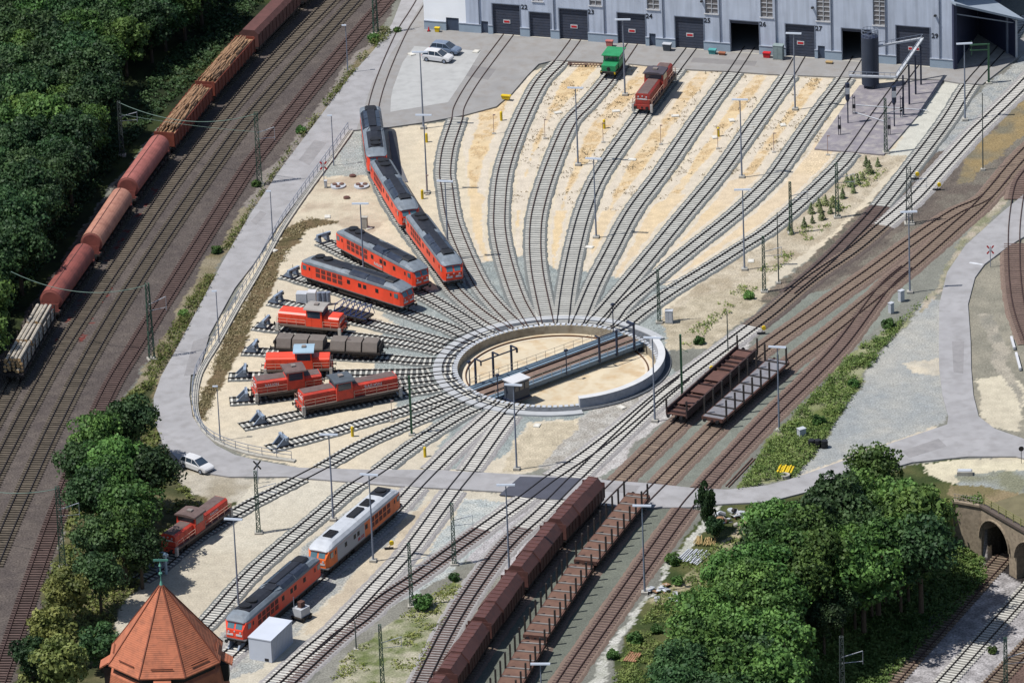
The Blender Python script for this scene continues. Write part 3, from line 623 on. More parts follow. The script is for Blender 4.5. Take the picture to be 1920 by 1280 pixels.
plm = mat('grey plinth', (.26,.32,.38), .85, .07, .5)
gatem = mat('gate slats', A(70,78,96), .6, .14, 1.2, dirt=A(92,90,96), dirt_amt=.5)
sh = thing('engine_shed', 'long blue grey engine shed with numbered dark gates and a white end', 'engine shed', (FA.x, FA.y, .2), fang)
HT = 12.5; uW = FP(873,20)[0]; TH = .45
holes = []
gates = [('22',925,976,7,65,1,''), ('',994,1033,22.5,71,1,''), ('23',1050,1103,16,75,1,''), ('24',1159,1211,24,83,1,''), ('25',1267,1320,31,91,1,''), ('26',1370,1424,38,99,0,''), ('27',1474,1528,45,108,1,''), ('28',1579,1633,53,115,0,''), ('29',1681,1744,48,124,1,'')]
GT = []
for nm, a, b, t, bt, closed, _ in gates:
    u0 = FP(a, bt)[0]; u1 = FP(b, bt)[0]; zt = FP(a, t)[1] - .2
    GT.append((nm, u0, u1, zt, closed)); holes.append((u0, u1, -1, zt))
doors = [(903,916,40,62), (1218,1230,63,87), (1534,1547,86,111), (837,861,33,56)]
DT = []
for a, b, t, bt in doors:
    u0 = FP(a, bt)[0]; u1 = FP(b, bt)[0]; zt = FP(a, t)[1] - .2; DT.append((u0, u1, zt)); holes.append((u0, u1, -1, zt))
wins = [(998,1018,2), (1105,1127.5,10), (1213,1236,17), (1322,1346,25), (1426,1449,32), (1531,1556,39), (1637,1661,47)]
WT = []
for a, b, bt in wins:
    u0 = FP(a, bt)[0]; u1 = FP(b, bt)[0]; z0 = FP(a, bt)[1] - .2; WT.append((u0, u1, z0)); holes.append((u0, u1, z0, z0 + 4.2))
us = sorted(set([0, uW, FL] + [h[0] for h in holes] + [h[1] for h in holes]))
wa = MB()
for a, b in zip(us[:-1], us[1:]):
    mid = (a+b)/2; hs = sorted([(h[2], h[3]) for h in holes if h[0] < mid < h[1]]); z = -.2
    for h0, h1 in hs + [(HT, HT)]:
        if h0 > z + .01: wa.box(a, b, 0, TH, z, h0, 1 if mid < uW else 0)
        z = max(z, h1)
wa.build('front_wall', [wallm, wallw], sh)
pl = MB()
for a, b in zip(us[:-1], us[1:]):
    mid = (a+b)/2
    if any(h[0] < mid < h[1] and h[2] < 0 for h in holes): continue
    pl.box(a+.003, b-.003, -.14, -.003, -.2, 1.25); pl.box(a, b, -.2, -.004, 1.252, 1.36, 1)
pl.build_each('plinth', [plm, mat('plinth cap', A(186,194,208), .8)], sh, k=2)
mb = MB(); mb.box(0, .4, TH, 34, -.2, HT, 1); mb.box(0, FL, 34, 34.4, -.2, HT); mb.build('side_wall', [wallm, wallw], sh)
MB().box(FL-.4, FL, TH, 34, -.2, HT-.02).build('end_wall', mat('interior shade blue', A(58,64,92), .7, .1, .5), sh); MB().box(-.3, FL+.3, -.3, 34.8, HT+.01, HT+.45).build('roof', groof, sh)  # end wall coloured dark to stand in for the hall's inner shade
mb = MB(); mb.box(.4, FL-.4, TH, 33.9, -.25, .012); mb.build('floor', asph2, sh)
numm = mat('black lettering', A(30,32,40), .6)
signr = mat('sign red', A(226,40,48), .5, .03)
for nm, u0, u1, zt, closed in GT:
    if closed:
        mb = MB(); nsl = int(zt / .42)
        for q in range(nsl): mb.box(u0, u1, .22 + (q % 2)*.004, .32, q*zt/nsl + .01, (q+1)*zt/nsl - .03)
        mb.box(u0, u1, .325, .36, 0, zt)
        g = mb.build('gate', gatem, sh)
        if nm and nm != '28':
            for du in ([0] if nm != '29' else [-.45, .55]):
                wq = .85 if nm != '29' else .5; uc = (u0+u1)/2 + du; zc = FP(0,0) and zt*.42
                sg = MB().box(uc-wq*.62, uc+wq*.62, .17, .215, zc-.28, zc+.28).build('warning_sign', white, g)
                o = MB().box(uc-wq*.48, uc+wq*.48, .15, .168, zc-.15, zc+.15).build('warning_panel', signr, g)
    else:
        MB().box(u0, u1, .2, .34, zt-.5, zt-.01).build('raised_gate', gatem, sh)
    mb = MB()
    for uu in (u0-.12, u1): mb.box(uu, uu+.12, -.06, -.004, -.2 if False else 0, zt+.12)
    mb.box(u0, u1, -.06, -.004, zt, zt+.12); mb.build('gate_frame', galv, sh)
    MB().box(u0, u1, -.25, .15, -.15, .03).build('threshold', cgrey, sh)
for u0, u1, zt in DT: MB().box(u0, u1, .12, .25, 0, zt).build('door', mat('dark blue door', A(72,86,108), .5), sh)
for u0, u1, z0 in WT:
    fr = MB()
    for k_ in range(3): fr.box(u0+k_*(u1-u0)/2-.05, u0+k_*(u1-u0)/2+.05, .1, .2, z0, z0+4.2)
    for k_ in range(7): fr.box(u0, u1, .105, .19, z0+k_*.7-.04, z0+k_*.7+.04)
    f = fr.build('window', offw, sh)
    MB().box(u0, u1, .2, .24, z0, z0+4.2).build('pane', mat('brownish pane', A(150,146,146), .3, .12, .8), f)
    MB().box(u0-.12, u1+.12, -.12, .1, z0-.14, z0).build('sill', white, f)
for px, py in ((899,40),(1039,40),(1133,40),(1243,40),(1350,50),(1455,60),(1559,70),(1661,80),(1762,90)):
    u = FP(px, py)[0]; MB().cyl((u,-.12,1.4), (u,-.12,HT), .08, 8).build('downpipe', galv, sh)
for nm, px, py in (('22',983,14),('23',1108,23),('24',1217,31),('25',1326,39),('26',1430,46),('27',1535,54),('29',1753,68)):
    u, z = FP(px, py)
    text_obj(nm, 1.0, numm, sh, Matrix.Translation((u, -.03, z-.2)) @ Matrix.Rotation(R_(90), 4, 'X'), name='gate_number')
mb = MB()
for px, py in ((1524,15),(1754,30),(1316,3)):
    u, z = FP(px, py); mb.box(u-.15, u+.15, -.5, -.002, z-.2, z+.0)
mb.build_each('floodlight', black, sh)
# canopy hall right of the shed
H1 = Vector(G2(1797,131,.2)); H2 = Vector(G2(1908,108,.2)); hd = (H2-H1).normalized(); ha = math.atan2(hd.y, hd.x); HL = (H2-H1).length
hall = thing('canopy_hall', 'open ended canopy hall with a sloping pale roof and dark interior', 'hall', (H1.x, H1.y, .2), ha)
hdk = mat('interior shade blue', A(58,64,92), .7, .1, .5)  # shade of the hall interior put into the wall colour
mb = MB(); mb.box(HL-.3, HL, 0, 45, -.2, 5.7); mb.build('right_wall', [offw], hall); MB().box(HL-.36, HL-.303, .1, 44, .03, 5.5).build('shade_sheet', hdk, hall)  # thin dark sheet added so the inner wall face looks shaded
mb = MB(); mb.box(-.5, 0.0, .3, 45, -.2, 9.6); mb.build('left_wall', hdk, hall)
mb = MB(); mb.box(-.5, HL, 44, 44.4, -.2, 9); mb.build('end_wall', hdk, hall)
mb = MB(); mb.loft([[(-.6,y,9.9),(HL+.9,y,5.45),(HL+.9,y,5.75),(-.6,y,10.25)] for y in (-.5,45.2)]); mb.build('roof', mat('pale roof sheet', A(178,190,204), .6, .06, .5), hall)
mb = MB(); 
for q in range(5): mb.box(HL-.6, HL-.37, 2+q*9, 2.3+q*9, 0, 5.6)
mb.build_each('column', galv, hall)
mb = MB(); mb.beam((0,.6,8.2),(HL,.6,5.0),.15); mb.build('tie_beam', galv, hall)
mb = MB(); mb.box(0, HL-.3, .5, 44, -.2, .02); mb.build('floor', cgrey, hall)
# ------------------------------------------------------------------ silo and wash gantry
def P3(px, py, z): return tuple(float(v) for v in G(px, py, z))
sx, sy = G2(1632,163,.2)
silo = thing('sand_silo', 'tall dark blue cylindrical sand silo standing before the shed', 'silo', (sx, sy, .2))
MB().cyl((0,0,.5), (0,0,7.6), 1.2, 28).build('tank', mat('dark silo paint', A(58,68,86), .5, .08, .8), silo, smooth=False)
mb = MB(); mb.cyl((0,0,7.6), (0,0,7.9), 1.2, 28, .5); mb.cyl((0,0,7.9),(0,0,8.2),.3,12); mb.build('cap', dblue, silo)
mb = MB()
for q in range(14):
    a = q*2*math.pi/14; mb.beam((1.15*math.cos(a),1.15*math.sin(a),7.6),(1.15*math.cos(a),1.15*math.sin(a),8.6),.05)
    b_ = a + 2*math.pi/14
    for zz in (8.15, 8.6): mb.beam((1.15*math.cos(a),1.15*math.sin(a),zz),(1.15*math.cos(b_),1.15*math.sin(b_),zz),.05)
mb.build('railing', galv, silo)
mb = MB(); 
for q in (-.2,.2): mb.box(.9+q,.95+q,-1.4,-1.35,.2,9)
for q in range(28): mb.box(.7,1.15,-1.39,-1.35,.4+q*.3,.44+q*.3)
mb.build('ladder', dblue, silo)
mb = MB()
for q in range(4):
    a = q*math.pi/2+.6; mb.box(math.cos(a)-.1,math.cos(a)+.1,math.sin(a)-.1,math.sin(a)+.1,0,.6)
mb.build('leg', dblue, silo)
gb = G2(1700,200,.2)
gan = thing('sanding_gantry', 'pale pipe gantry on dark posts running from the silo over the wash pad', 'gantry', (gb[0], gb[1], .2))
def rel(p): return (p[0]-gb[0], p[1]-gb[1], p[2]-.2)
tops = [P3(1655,66,6.2), P3(1730,72,6.2), P3(1680,145,6.2), P3(1592,142,6.2)]
tops[0] = (sx+.4, sy-.2, 6.2)
mb = MB()
for a, b_ in zip(tops[:-1], tops[1:]): mb.beam(rel(a), rel(b_), .35, .25)
mb.build('pipe_duct', offw, gan)
mb = MB()
for a, b_ in zip(tops[:-1], tops[1:]):
    for e in (a, b_): pass
    mb.beam((rel(a)[0],rel(a)[1],rel(a)[2]+.6), (rel(b_)[0],rel(b_)[1],rel(b_)[2]+.6), .06)
    for q in range(9):
        t_ = q/8; x = rel(a)[0]*(1-t_)+rel(b_)[0]*t_; y = rel(a)[1]*(1-t_)+rel(b_)[1]*t_; mb.beam((x,y,6),(x,y,6.6),.05)
mb.build('handrail', galv, gan)
for px, py in ((1705,196),(1717,177),(1727,159),(1694,216)):
    q = rel(P3(px, py, .2)); MB().box(q[0]-.12, q[0]+.12, q[1]-.12, q[1]+.12, 0, 5.9).build('post', dblue, gan)
for px, py in ((1590,231),(1677,237)):
    q = rel(P3(px, py, .2)); mb = MB(); mb.cyl((q[0],q[1],0),(q[0],q[1],6.0),.09,8); mb.cyl((q[0],q[1],3.6),(q[0],q[1],5.9),.32,12); mb.cyl((q[0],q[1],3.0),(q[0],q[1],3.6),.05,12,.32)
    o = mb.build('sand_hopper', dblue, gan); MB().box(q[0]-.3,q[0]+.3,q[1]-.36,q[1]-.3,4.4,5.3).build('cover_plate', offw, o)
for i, (px, py, h, lb) in enumerate(((1574,253,2.9,'dark hose post at the left front corner of the wash pad'),(1601,214,2.9,'dark hose post at the left rear of the wash pad'),(1667,253,2.9,'dark hose post at the right front of the wash pad'),(1690,220,3.2,'dark hose post beside the right sand hopper'))):
    q = G2(px, py, .2); t_ = thing('hose_post', lb, 'post', (q[0], q[1], .2), group='hose posts on the wash pad')
    mb = MB(); mb.box(-.16,-.06,-.06,.06,0,h).box(.1,.2,-.06,.06,0,h-.2); mb.build('pole', dblue, t_)
    mb = MB(); mb.box(-.06,.1,-.05,.05,h-.5,h-.4).box(-.2,.24,-.15,.15,.9,1.4); mb.build('hose_reel', black, t_)
for (a, b_, lb) in (((1605,197),(1740,207),'long thin white pipe lying across the wash pad'),((1600,210),(1660,228),'short white pipe lying in the middle of the wash pad')):
    p = P3(*a,.3); q = P3(*b_,.3); tag(MB().cyl(p, q, .07, 6).build('pipe', offw), lb, 'pipe')
# ------------------------------------------------------------------ running gear
def gear(root, bogies, L, wr=.46, buf=True, frame=True, m=None):
    m = m or dark
    for bx, axles, sp in bogies:
        b = MB(); hl = (axles-1)*sp/2 + .75
        if frame:
            for s in (-1, 1): b.box(bx-hl, bx+hl, s*1.05-.08, s*1.05+.08, .42, .9)
            b.box(bx-.3, bx+.3, -1.05, 1.05, .5, .85)
        for s in (-1, 1):
            for k_ in range(axles): b.box(bx-hl+.75+k_*sp-.2, bx-hl+.75+k_*sp+.2, s*1.13-.09, s*1.13+.12, .3, .7)
        bo = b.build('bogie' if frame else 'axle_frame', m, root)
        for k_ in range(axles):
            x = bx - hl + .75 + k_*sp
            MB().cyl((x,-.78,wr), (x,-.68,wr), wr, 14).cyl((x,.68,wr), (x,.78,wr), wr, 14).cyl((x,-.68,wr),(x,.68,wr),.09,6).build('wheelset', black, bo)
    if buf:
        b = MB()
        for e in (-1, 1):
            for s in (-1, 1): MB().cyl((e*(L/2-.62), s*.87, 1.0), (e*(L/2-.08), s*.87, 1.0), .1, 8).cyl((e*(L/2-.08), s*.87, 1.0), (e*L/2, s*.87, 1.0), .24, 10).build('buffer', black, root)
            b.box(e*(L/2-.55)-.12, e*(L/2-.55)+.12, -.12, .12, .8, 1.0)
        b.build_each('coupling', black, root)
# ------------------------------------------------------------------ big diesel
def diesel(key, px, py, label, paint=None, flip=False, whiteroof=False, letter=None, sc=.975, back=0):
    paint = paint or red; p, a = on_track(key, px, py, 0, back)
    if flip: a += math.pi
    r = thing('diesel_locomotive', label, 'locomotive', p, a, 'big six axle diesel locomotives'); r.scale = (sc,)*3
    b = MB(); st = [(-10.15,1.12,2.35),(-9.65,1.40,3.3),(-9.0,1.47,3.3),(9.0,1.47,3.3),(9.65,1.40,3.3),(10.15,1.12,2.35)]
    rings = [[(x,-h,1.22),(x,h,1.22),(x,h,z-.02 if abs(x) < 10 else z),(x,-h,z)] for x, h, z in st]
    grey_mid = whiteroof
    b.loft(rings, mf=(lambda j, i: 1 if (j == 2 and i in (1, 3)) else 0) if False else None)
    body = b.build('body', paint, r)
    rf = MB()
    def ring(x, h, t, z0=3.28): 
        return [(x,-h,z0),(x,-h*.97,z0+.42*(t-z0)),(x,-h*.74,z0+.84*(t-z0)),(x,-h*.34,t),(x,h*.34,t),(x,h*.74,z0+.84*(t-z0)),(x,h*.97,z0+.42*(t-z0)),(x,h,z0)]
    rs = [(-9.9,1.12,3.40),(-9.55,1.40,3.58),(-9.0,1.50,3.82),(-8.1,1.52,4.1),(8.1,1.52,4.1),(9.0,1.50,3.82),(9.55,1.40,3.58),(9.9,1.12,3.40)]
    gr = offw if whiteroof else groof
    rf.loft([ring(*q) for q in rs]); roof = rf.build('roof', gr, r)
    def strip(x0, x1, h, t, m, name, z0=3.3, dz=.03):
        k_ = MB(); k_.loft([[(x, y, z + dz) for x, y, z in ring(x_, h, t, z0)][1:-1] for x_ in (x0, x1)], closed=True); return k_.build(name, m, roof)
    if whiteroof:
        for x, y in ((6.4,0),(-3.5,0)):
            mb = MB(); mb.box(x-1.0,x+1.0,-.6,.6,4.16,4.24); 
            for q in range(5): mb.box(x-.9+q*.42,x-.75+q*.42,-.5,.5,4.24,4.3)
            mb.build('roof_grille', black, roof)
        mb = MB(); mb.box(-1.8,1.2,-.5,.5,4.16,4.3); mb.build('hatch', black, roof)
        mb = MB(); mb.box(-8.3,-6,-.9,.9,4.12,4.22); mb.build('fan_deck', sootr, roof)
    else:
        strip(-8.1, -1.9, 1.30, 4.19, sootr, 'fan_deck', 3.38); MB().box(-2.0, -.3, -.95, .45, 4.19, 4.235).build('centre_panel', sootr, roof)
        strip(-.2, 3.1, 1.5, 4.21, smoky, 'roof_panel'); strip(3.25, 6.6, 1.5, 4.21, smoky, 'roof_panel')
        mb = MB(); mb.loft([[(x, -w_, 4.22), (x, w_, 4.22), (x, w_*.8, 4.36), (x, -w_*.8, 4.36)] for x, w_ in ((-.2,.55),(6.2,.6))]); mb.build('exhaust_deck', sootr, roof)
        mb = MB(); mb.loft([[(x, -w_, 4.2), (x, w_, 4.2), (x, w_*.7, t_), (x, -w_*.7, t_)] for x, w_, t_ in ((6.3,.85,4.34),(7.9,.8,4.34))]); mb.build('hatch', black, roof)
        mb = MB(); 
        for s in (-1, 1): mb.add([(-1.8,s*1.1,4.0),(-.3,s*1.4,3.82),(-.3,s*.5,4.26)], [(0,1,2) if s > 0 else (0,2,1)])
        mb.build_each('roof_wedge', gr, roof)
    mb = MB(); xs = (-7.2, -5.6) if not whiteroof else (-7.2,)
    for x in xs:
        mb.cyl((x,0,4.2),(x,0,4.42),.72,18); mb.cyl((x,0,4.42),(x,0,4.44),.5,14,.5)
    mb.build('fan', black, roof)
    for e in (-1, 1):       # cab fronts
        dx = .5/.95; k_ = MB()
        for s in (-1, 1):
            y0, y1 = (s*.12, s*.98) if s > 0 else (-.98, -.12)
            vs = []
            for z, yy0, yy1 in ((2.5, y0, y1), (3.12, y0, y1)):
                x = e * (10.15 - (z-2.35)*dx + .03); vs += [(x, yy0, z), (x, yy1, z)]
            k_.add(vs, [(0,1,3,2) if e > 0 else (0,2,3,1)])
        k_.build_each('windscreen', cabglass, body)
        k_ = MB(); 
        for s in (-1, 1): k_.box(min(e*10.15,e*10.2), max(e*10.15,e*10.2), min(s*.2,s*1.02), max(s*.2,s*1.02), 1.62, 1.86)
        k_.build_each('front_stripe', white, body)
        k_ = MB()
        for s in (-1, 1): k_.cyl((e*10.15,s*.78,2.08),(e*10.22,s*.78,2.08),.13,10)
        k_.cyl((e*10.15,0,2.2),(e*10.2,0,2.2),.1,10); k_.build_each('headlight', offw, body)
        k_ = MB()
        for s in (-1, 1):
            k_.box(min(e*8.7,e*9.4), max(e*8.7,e*9.4), min(s*1.44,s*1.50), max(s*1.44,s*1.50), 2.35, 3.0)
        k_.build_each('cab_window', cabglass, body)
        k_ = MB()
        for s in (-1, 1): k_.box(min(e*7.75,e*8.35), max(e*7.75,e*8.35), min(s*1.46,s*1.485), max(s*1.46,s*1.485), 1.3, 3.05); k_.box(min(e*7.9,e*8.2), max(e*7.9,e*8.2), min(s*1.46,s*1.50), max(s*1.46,s*1.50), 2.4, 2.9, 1)
        k_.build_each('cab_door', [paint, black], body, k=2)
    wn_ = MB()
    for s in (-1, 1):
        for x in (5.3, 2.9, 1.9, -.3): wn_.box(x-.3, x+.3, min(s*1.46,s*1.495), max(s*1.46,s*1.495), 2.25, 2.85)
    wn_.build_each('side_window', black, body)
    gg = MB()
    for s in (-1, 1):
        for x in (-2.0,-3.1,-4.2,-5.3,-6.4):
            for z in (1.75, 2.5): gg.box(x-.42, x+.42, min(s*1.46,s*1.49), max(s*1.46,s*1.49), z, z+.6)
    gg.build_each('air_grille', mat('grille brown', (.10,.022,.018), .7, .2, 2), body)
    MB().box(-9.9, 9.9, -1.49, 1.49, 1.12, 1.26).build('sill', mat('grey sill', A(120,118,120), .7), r)
    MB().box(-2.6, 2.6, -1.25, 1.25, .35, 1.12).build('fuel_tank', dark, r); MB().box(-9.8, 9.8, -1.1, 1.1, .8, 1.12).build('underframe', dark, r)
    gear(r, [(-6.2,3,1.85),(6.2,3,1.85)], 20.8, .56)
    if whiteroof:
        g2 = MB()
        for s in (-1, 1): g2.box(.2, 7.6, min(s*1.475,s*1.483), max(s*1.475,s*1.483), 1.28, 3.2)
        g2.build_each('grey_flank', mat('grey flank', A(190,192,198), .5, .06, .6), body)
    if letter:
        for s in (-1, 1):
            M4 = Matrix.Translation((1.2, s*1.5, 1.75)) @ Matrix.Rotation(0 if s < 0 else math.pi, 4, 'Z') @ Matrix.Rotation(R_(90), 4, 'X')
            text_obj(letter, .55, signr if whiteroof else white, r, M4)
    body.scale.x = roof.scale.x = .968
    return r
diesel('F0', 818, 496, 'rearmost of the row of three red diesels, standing half on the grey apron', flip=True, back=40.5)
diesel('F0', 818, 496, 'middle one of the row of three coupled red diesels on the curve', back=20.3)
diesel('F0', 818, 496, 'front one of the three coupled red diesels, nearest the turntable')
diesel('a', 714, 513, 'rear one of the two parallel red diesels, with white lettering on its flank', letter='RAILION', sc=.945)
diesel('b', 674, 555, 'nearer one of the two parallel red diesels parked on the short stubs', sc=.925)
diesel('S', 441, 1209, 'red diesel with sooty grey roof beside the white container box', letter=None, back=-8.4)
diesel('S', 441, 1209, 'orange and pale grey diesel with a white roof', flip=True, back=-29.0, paint=orange, whiteroof=True, letter='BR 232')
# ------------------------------------------------------------------ hood shunters
def hood_shunter(key, px, py, label, L, h1, cb, h2, paint=None, roofm=None, hoodroof=None, hw=1.05, hz=2.85, cz=3.6, hz2=None, flip=False, axles=None, letter=None, sc=.975, rails=True, hood_dark=None, name='shunting_locomotive'):
    paint = paint or red2; roofm = roofm or brroof; hoodroof = hoodroof or brroof; hz2 = hz2 or hz
    p, a = on_track(key, px, py, 0)
    if flip: a += math.pi
    r = thing(name, label, 'locomotive', p, a, 'shunting locomotives'); r.scale = (sc,)*3
    h = L/2 - .62
    MB().box(-h, h, -1.5, 1.5, .95, 1.22).build('frame', mat('grey brown frame', A(120,106,98), .8, .15, 1), r)
    mb = MB()
    for e in (-1, 1): mb.box(min(e*h,e*(h+.12)), max(e*h,e*(h+.12)), -1.48, 1.48, .62, 1.3)
    mb.build_each('buffer_beam', paint, r)
    mb = MB()
    for e in (-1, 1):
        for s in (-1, 1): mb.box(min(e*(h-.25),e*(h+.16)), max(e*(h-.25),e*(h+.16)), min(s*1.2,s*1.52), max(s*1.2,s*1.52), .2, 1.35)
    mb.build_each('step', mat('step paint', A(206,202,196), .6, .1, 1), r)
    for (x0, x1), zt in ((h1, hz), (h2, hz2)):
        b = MB(); b.loft([[(x,-hw,1.22),(x,hw,1.22),(x,hw,zt-.22),(x,hw*.78,zt),(x,-hw*.78,zt),(x,-hw,zt-.22)] for x in (x0, x1)]); ho = b.build('hood', paint, r)
        MB().box(x0+.12, x1-.12, -hw*.74, hw*.74, zt+.003, zt+.04).build('hood_top', hoodroof, ho)
        e = -1 if abs(x0) > abs(x1) else 1; xe = x0 if e < 0 else x1
        mb = MB(); mb.box(min(xe,xe+e*.03), max(xe,xe+e*.03), -hw*.7, hw*.7, 1.95, 2.15); mb.build('front_stripe', white, ho)
        mb = MB()
        for s in (-1, 1): mb.cyl((xe,s*.6,2.4),(xe+e*.08,s*.6,2.4),.11,8)
        mb.cyl((xe, 0, zt-.35),(xe+e*.08,0,zt-.35),.11,8); mb.build_each('headlight', offw, ho)
        mb = MB(); nn = max(2, int((x1-x0)/.9))
        for s in (-1, 1):
            for q in range(nn):
                xa = x0+.12+q*(x1-x0-.2)/nn; mb.box(xa, xa+(x1-x0)/nn-.16, min(s*hw,s*(hw+.02)), max(s*hw,s*(hw+.02)), 1.35, zt-.34)
        mb.build('side_panel', paint, ho)
    x0, x1 = cb; b = MB(); b.box(x0, x1, -1.42, 1.42, 1.22, 2.45); b.loft([[(x0+i_,-1.42+i_*.5,z),(x1-i_,-1.42+i_*.5,z),(x1-i_,1.42-i_*.5,z),(x0+i_,1.42-i_*.5,z)] for z, i_ in ((2.45,0),(cz,.1))])
    co = b.build('cab', paint, r)
    b = MB(); b.loft([[(x,-1.58,cz-.02),(x,1.58,cz-.02),(x,1.5,cz+.14),(x,.6,cz+.3),(x,-.6,cz+.3),(x,-1.5,cz+.14)] for x in (x0-.28, x1+.28)]); ro = b.build('cab_roof', roofm, co)
    MB().box((x0+x1)/2-.3,(x0+x1)/2+.3,-.35,.35,cz+.3,cz+.5).build('roof_box', mat('roof box', A(150,140,134), .8), ro)
    b = MB()
    for s in (-1, 1):
        b.box(x0+.25, x1-.25, min(s*1.36,s*1.425), max(s*1.36,s*1.425), 2.55, cz-.2)
    for e, x in ((-1, x0), (1, x1)): b.box(x-.02 if e < 0 else x-.12, x+.12 if e < 0 else x+.02, -1.15, 1.15, max(2.55, min(hz,hz2)), cz-.18)
    b.build_each('window', glass, co)
    b = MB(); 
    for s in (-1, 1): b.box(x0+.15, x0+.85, min(s*1.42,s*1.45), max(s*1.42,s*1.45), 1.25, 2.5)
    b.build_each('door', paint, co)
    if rails:
        b = MB()
        for s in (-1, 1):
            for xa, xb in ((h1[0], h1[1]-.1), (h2[0]+.1, h2[1])):
                n_ = max(2, int((xb-xa)/1.3))
                for q in range(n_+1):
                    x = xa + q*(xb-xa)/n_; b.box(x-.025, x+.025, s*1.44-.025, s*1.44+.025, 1.22, 2.15)
                for zz in (1.7, 2.12): b.box(xa, xb, s*1.44-.025, s*1.44+.025, zz, zz+.05)
        for e in (-1, 1):
            for s in (-1, 1): b.box(e*(h+.05)-.025, e*(h+.05)+.025, s*1.4-.02, s*1.4+.02, .9, 2.15)
            b.box(e*(h+.05)-.025, e*(h+.05)+.025, -1.4, -.5, 2.1, 2.15); b.box(e*(h+.05)-.025, e*(h+.05)+.025, .5, 1.4, 2.1, 2.15)
        b.build('handrail', railw, r)
    MB().box(-h+2.5, h-2.5, -1.3, 1.3, .4, .94).build('side_tank', dark, r)
    gear(r, axles, L, .5, frame=True)
    if letter:
        tx, s_ = letter
        for s in (-1, 1):
            M4 = Matrix.Translation((tx, s*(hw+.03), 2.25)) @ Matrix.Rotation(0 if s < 0 else math.pi, 4, 'Z') @ Matrix.Rotation(R_(90), 4, 'X')
            text_obj('RAILION', s_, white, r, M4)
    return r
v90 = dict(L=14.3, h1=(-6.3,-2.0), cb=(-2.0,.2), h2=(.2,6.3), axles=[(-4.0,2,2.5),(4.0,2,2.5)])
hood_shunter('Wk', 650, 757, 'long red shunter nearest the camera at the stubs, white lettering on its hood', letter=(3.0,.6), sc=1.0, roofm=mat('dark cab roof', A(92,100,108), .6, .15, 1), **v90)
hood_shunter('U', 370, 1010, 'lone red shunter half in the shade of the big trees at lower left', letter=(3.0,.5), sc=.94, **v90)
hood_shunter('F4', 1226, 186, 'red and brown shunter on the fan below gate 25', paint=mat('dull red', A(190,70,62), .5, .12, .7, dirt=A(140,80,70), dirt_amt=.6), roofm=mat('slate roof', A(90,84,92), .6), flip=False, letter=None, **v90)
v60 = dict(L=10.6, h1=(-4.5,-.3), cb=(-.3,2.1), h2=(2.1,4.5), axles=[(-.2,3,2.1)], hz=2.95, hz2=2.75, cz=3.75, hw=1.2)
hood_shunter('X', 542, 739, 'red shunter with a sooty brown cab roof, between two others on the stubs', letter=(-2.4,.5), sc=.93, **v60)
hood_shunter('Z2', 592, 620, 'bright red shunter with a grey cab roof beside the blue frame trolley', sc=.92, paint=red, roofm=mat('beige grey roof', A(176,170,164), .8, .1, 1), hoodroof=red, **v60)
hood_shunter('Y', 558, 699, 'red shunter with a pale blue cab roof, partly hidden behind another', sc=.9, paint=red, roofm=pblue, hoodroof=red, **v60)
# small green shunter
p, a = on_track('F3', 1147, 138, 0); a += math.pi
g = thing('small_shunter', 'small bright green shunter with a boxy cab below gate 24', 'locomotive', p, a); g.scale = (.9,)*3
MB().box(-2.9, 2.9, -1.3, 1.3, .75, 1.1).build('frame', dark, g)
b = MB(); b.box(-2.6, -.9, -1.15, 1.15, 1.1, 2.0); b.build('hood', grn2, g)
b = MB(); b.box(-.9, 2.5, -1.3, 1.3, 1.1, 2.2); b.box(-.8, 2.4, -1.25, 1.25, 2.2, 3.05)
c_ = b.build('cab', grn2, g); b = MB(); b.box(-1.15, 2.75, -1.48, 1.48, 3.053, 3.2); b.build('cab_roof', grn2, c_)
b = MB()
for y in (-1.0,-.3,.4): b.box(-.93,-.8,y,y+.55,2.3,2.95)
for s in (-1, 1):
    for x in (-.6,.5,1.6): b.box(x,x+.8,min(s*1.2,s*1.27),max(s*1.2,s*1.27),2.3,2.95)
b.build('window', glass, c_)
b = MB(); b.box(-2.95,-2.88,-1.2,-.95,.75,1.1).box(-2.95,-2.88,.95,1.2,.75,1.1); b.build_each('hazard_corner', yel, g)
MB().cyl((-2.65,0,1.5),(-2.6,0,1.5),.3,10).build('lamp', black, g)
gear(g, [(0,2,2.6)], 6.9, .42, frame=True)
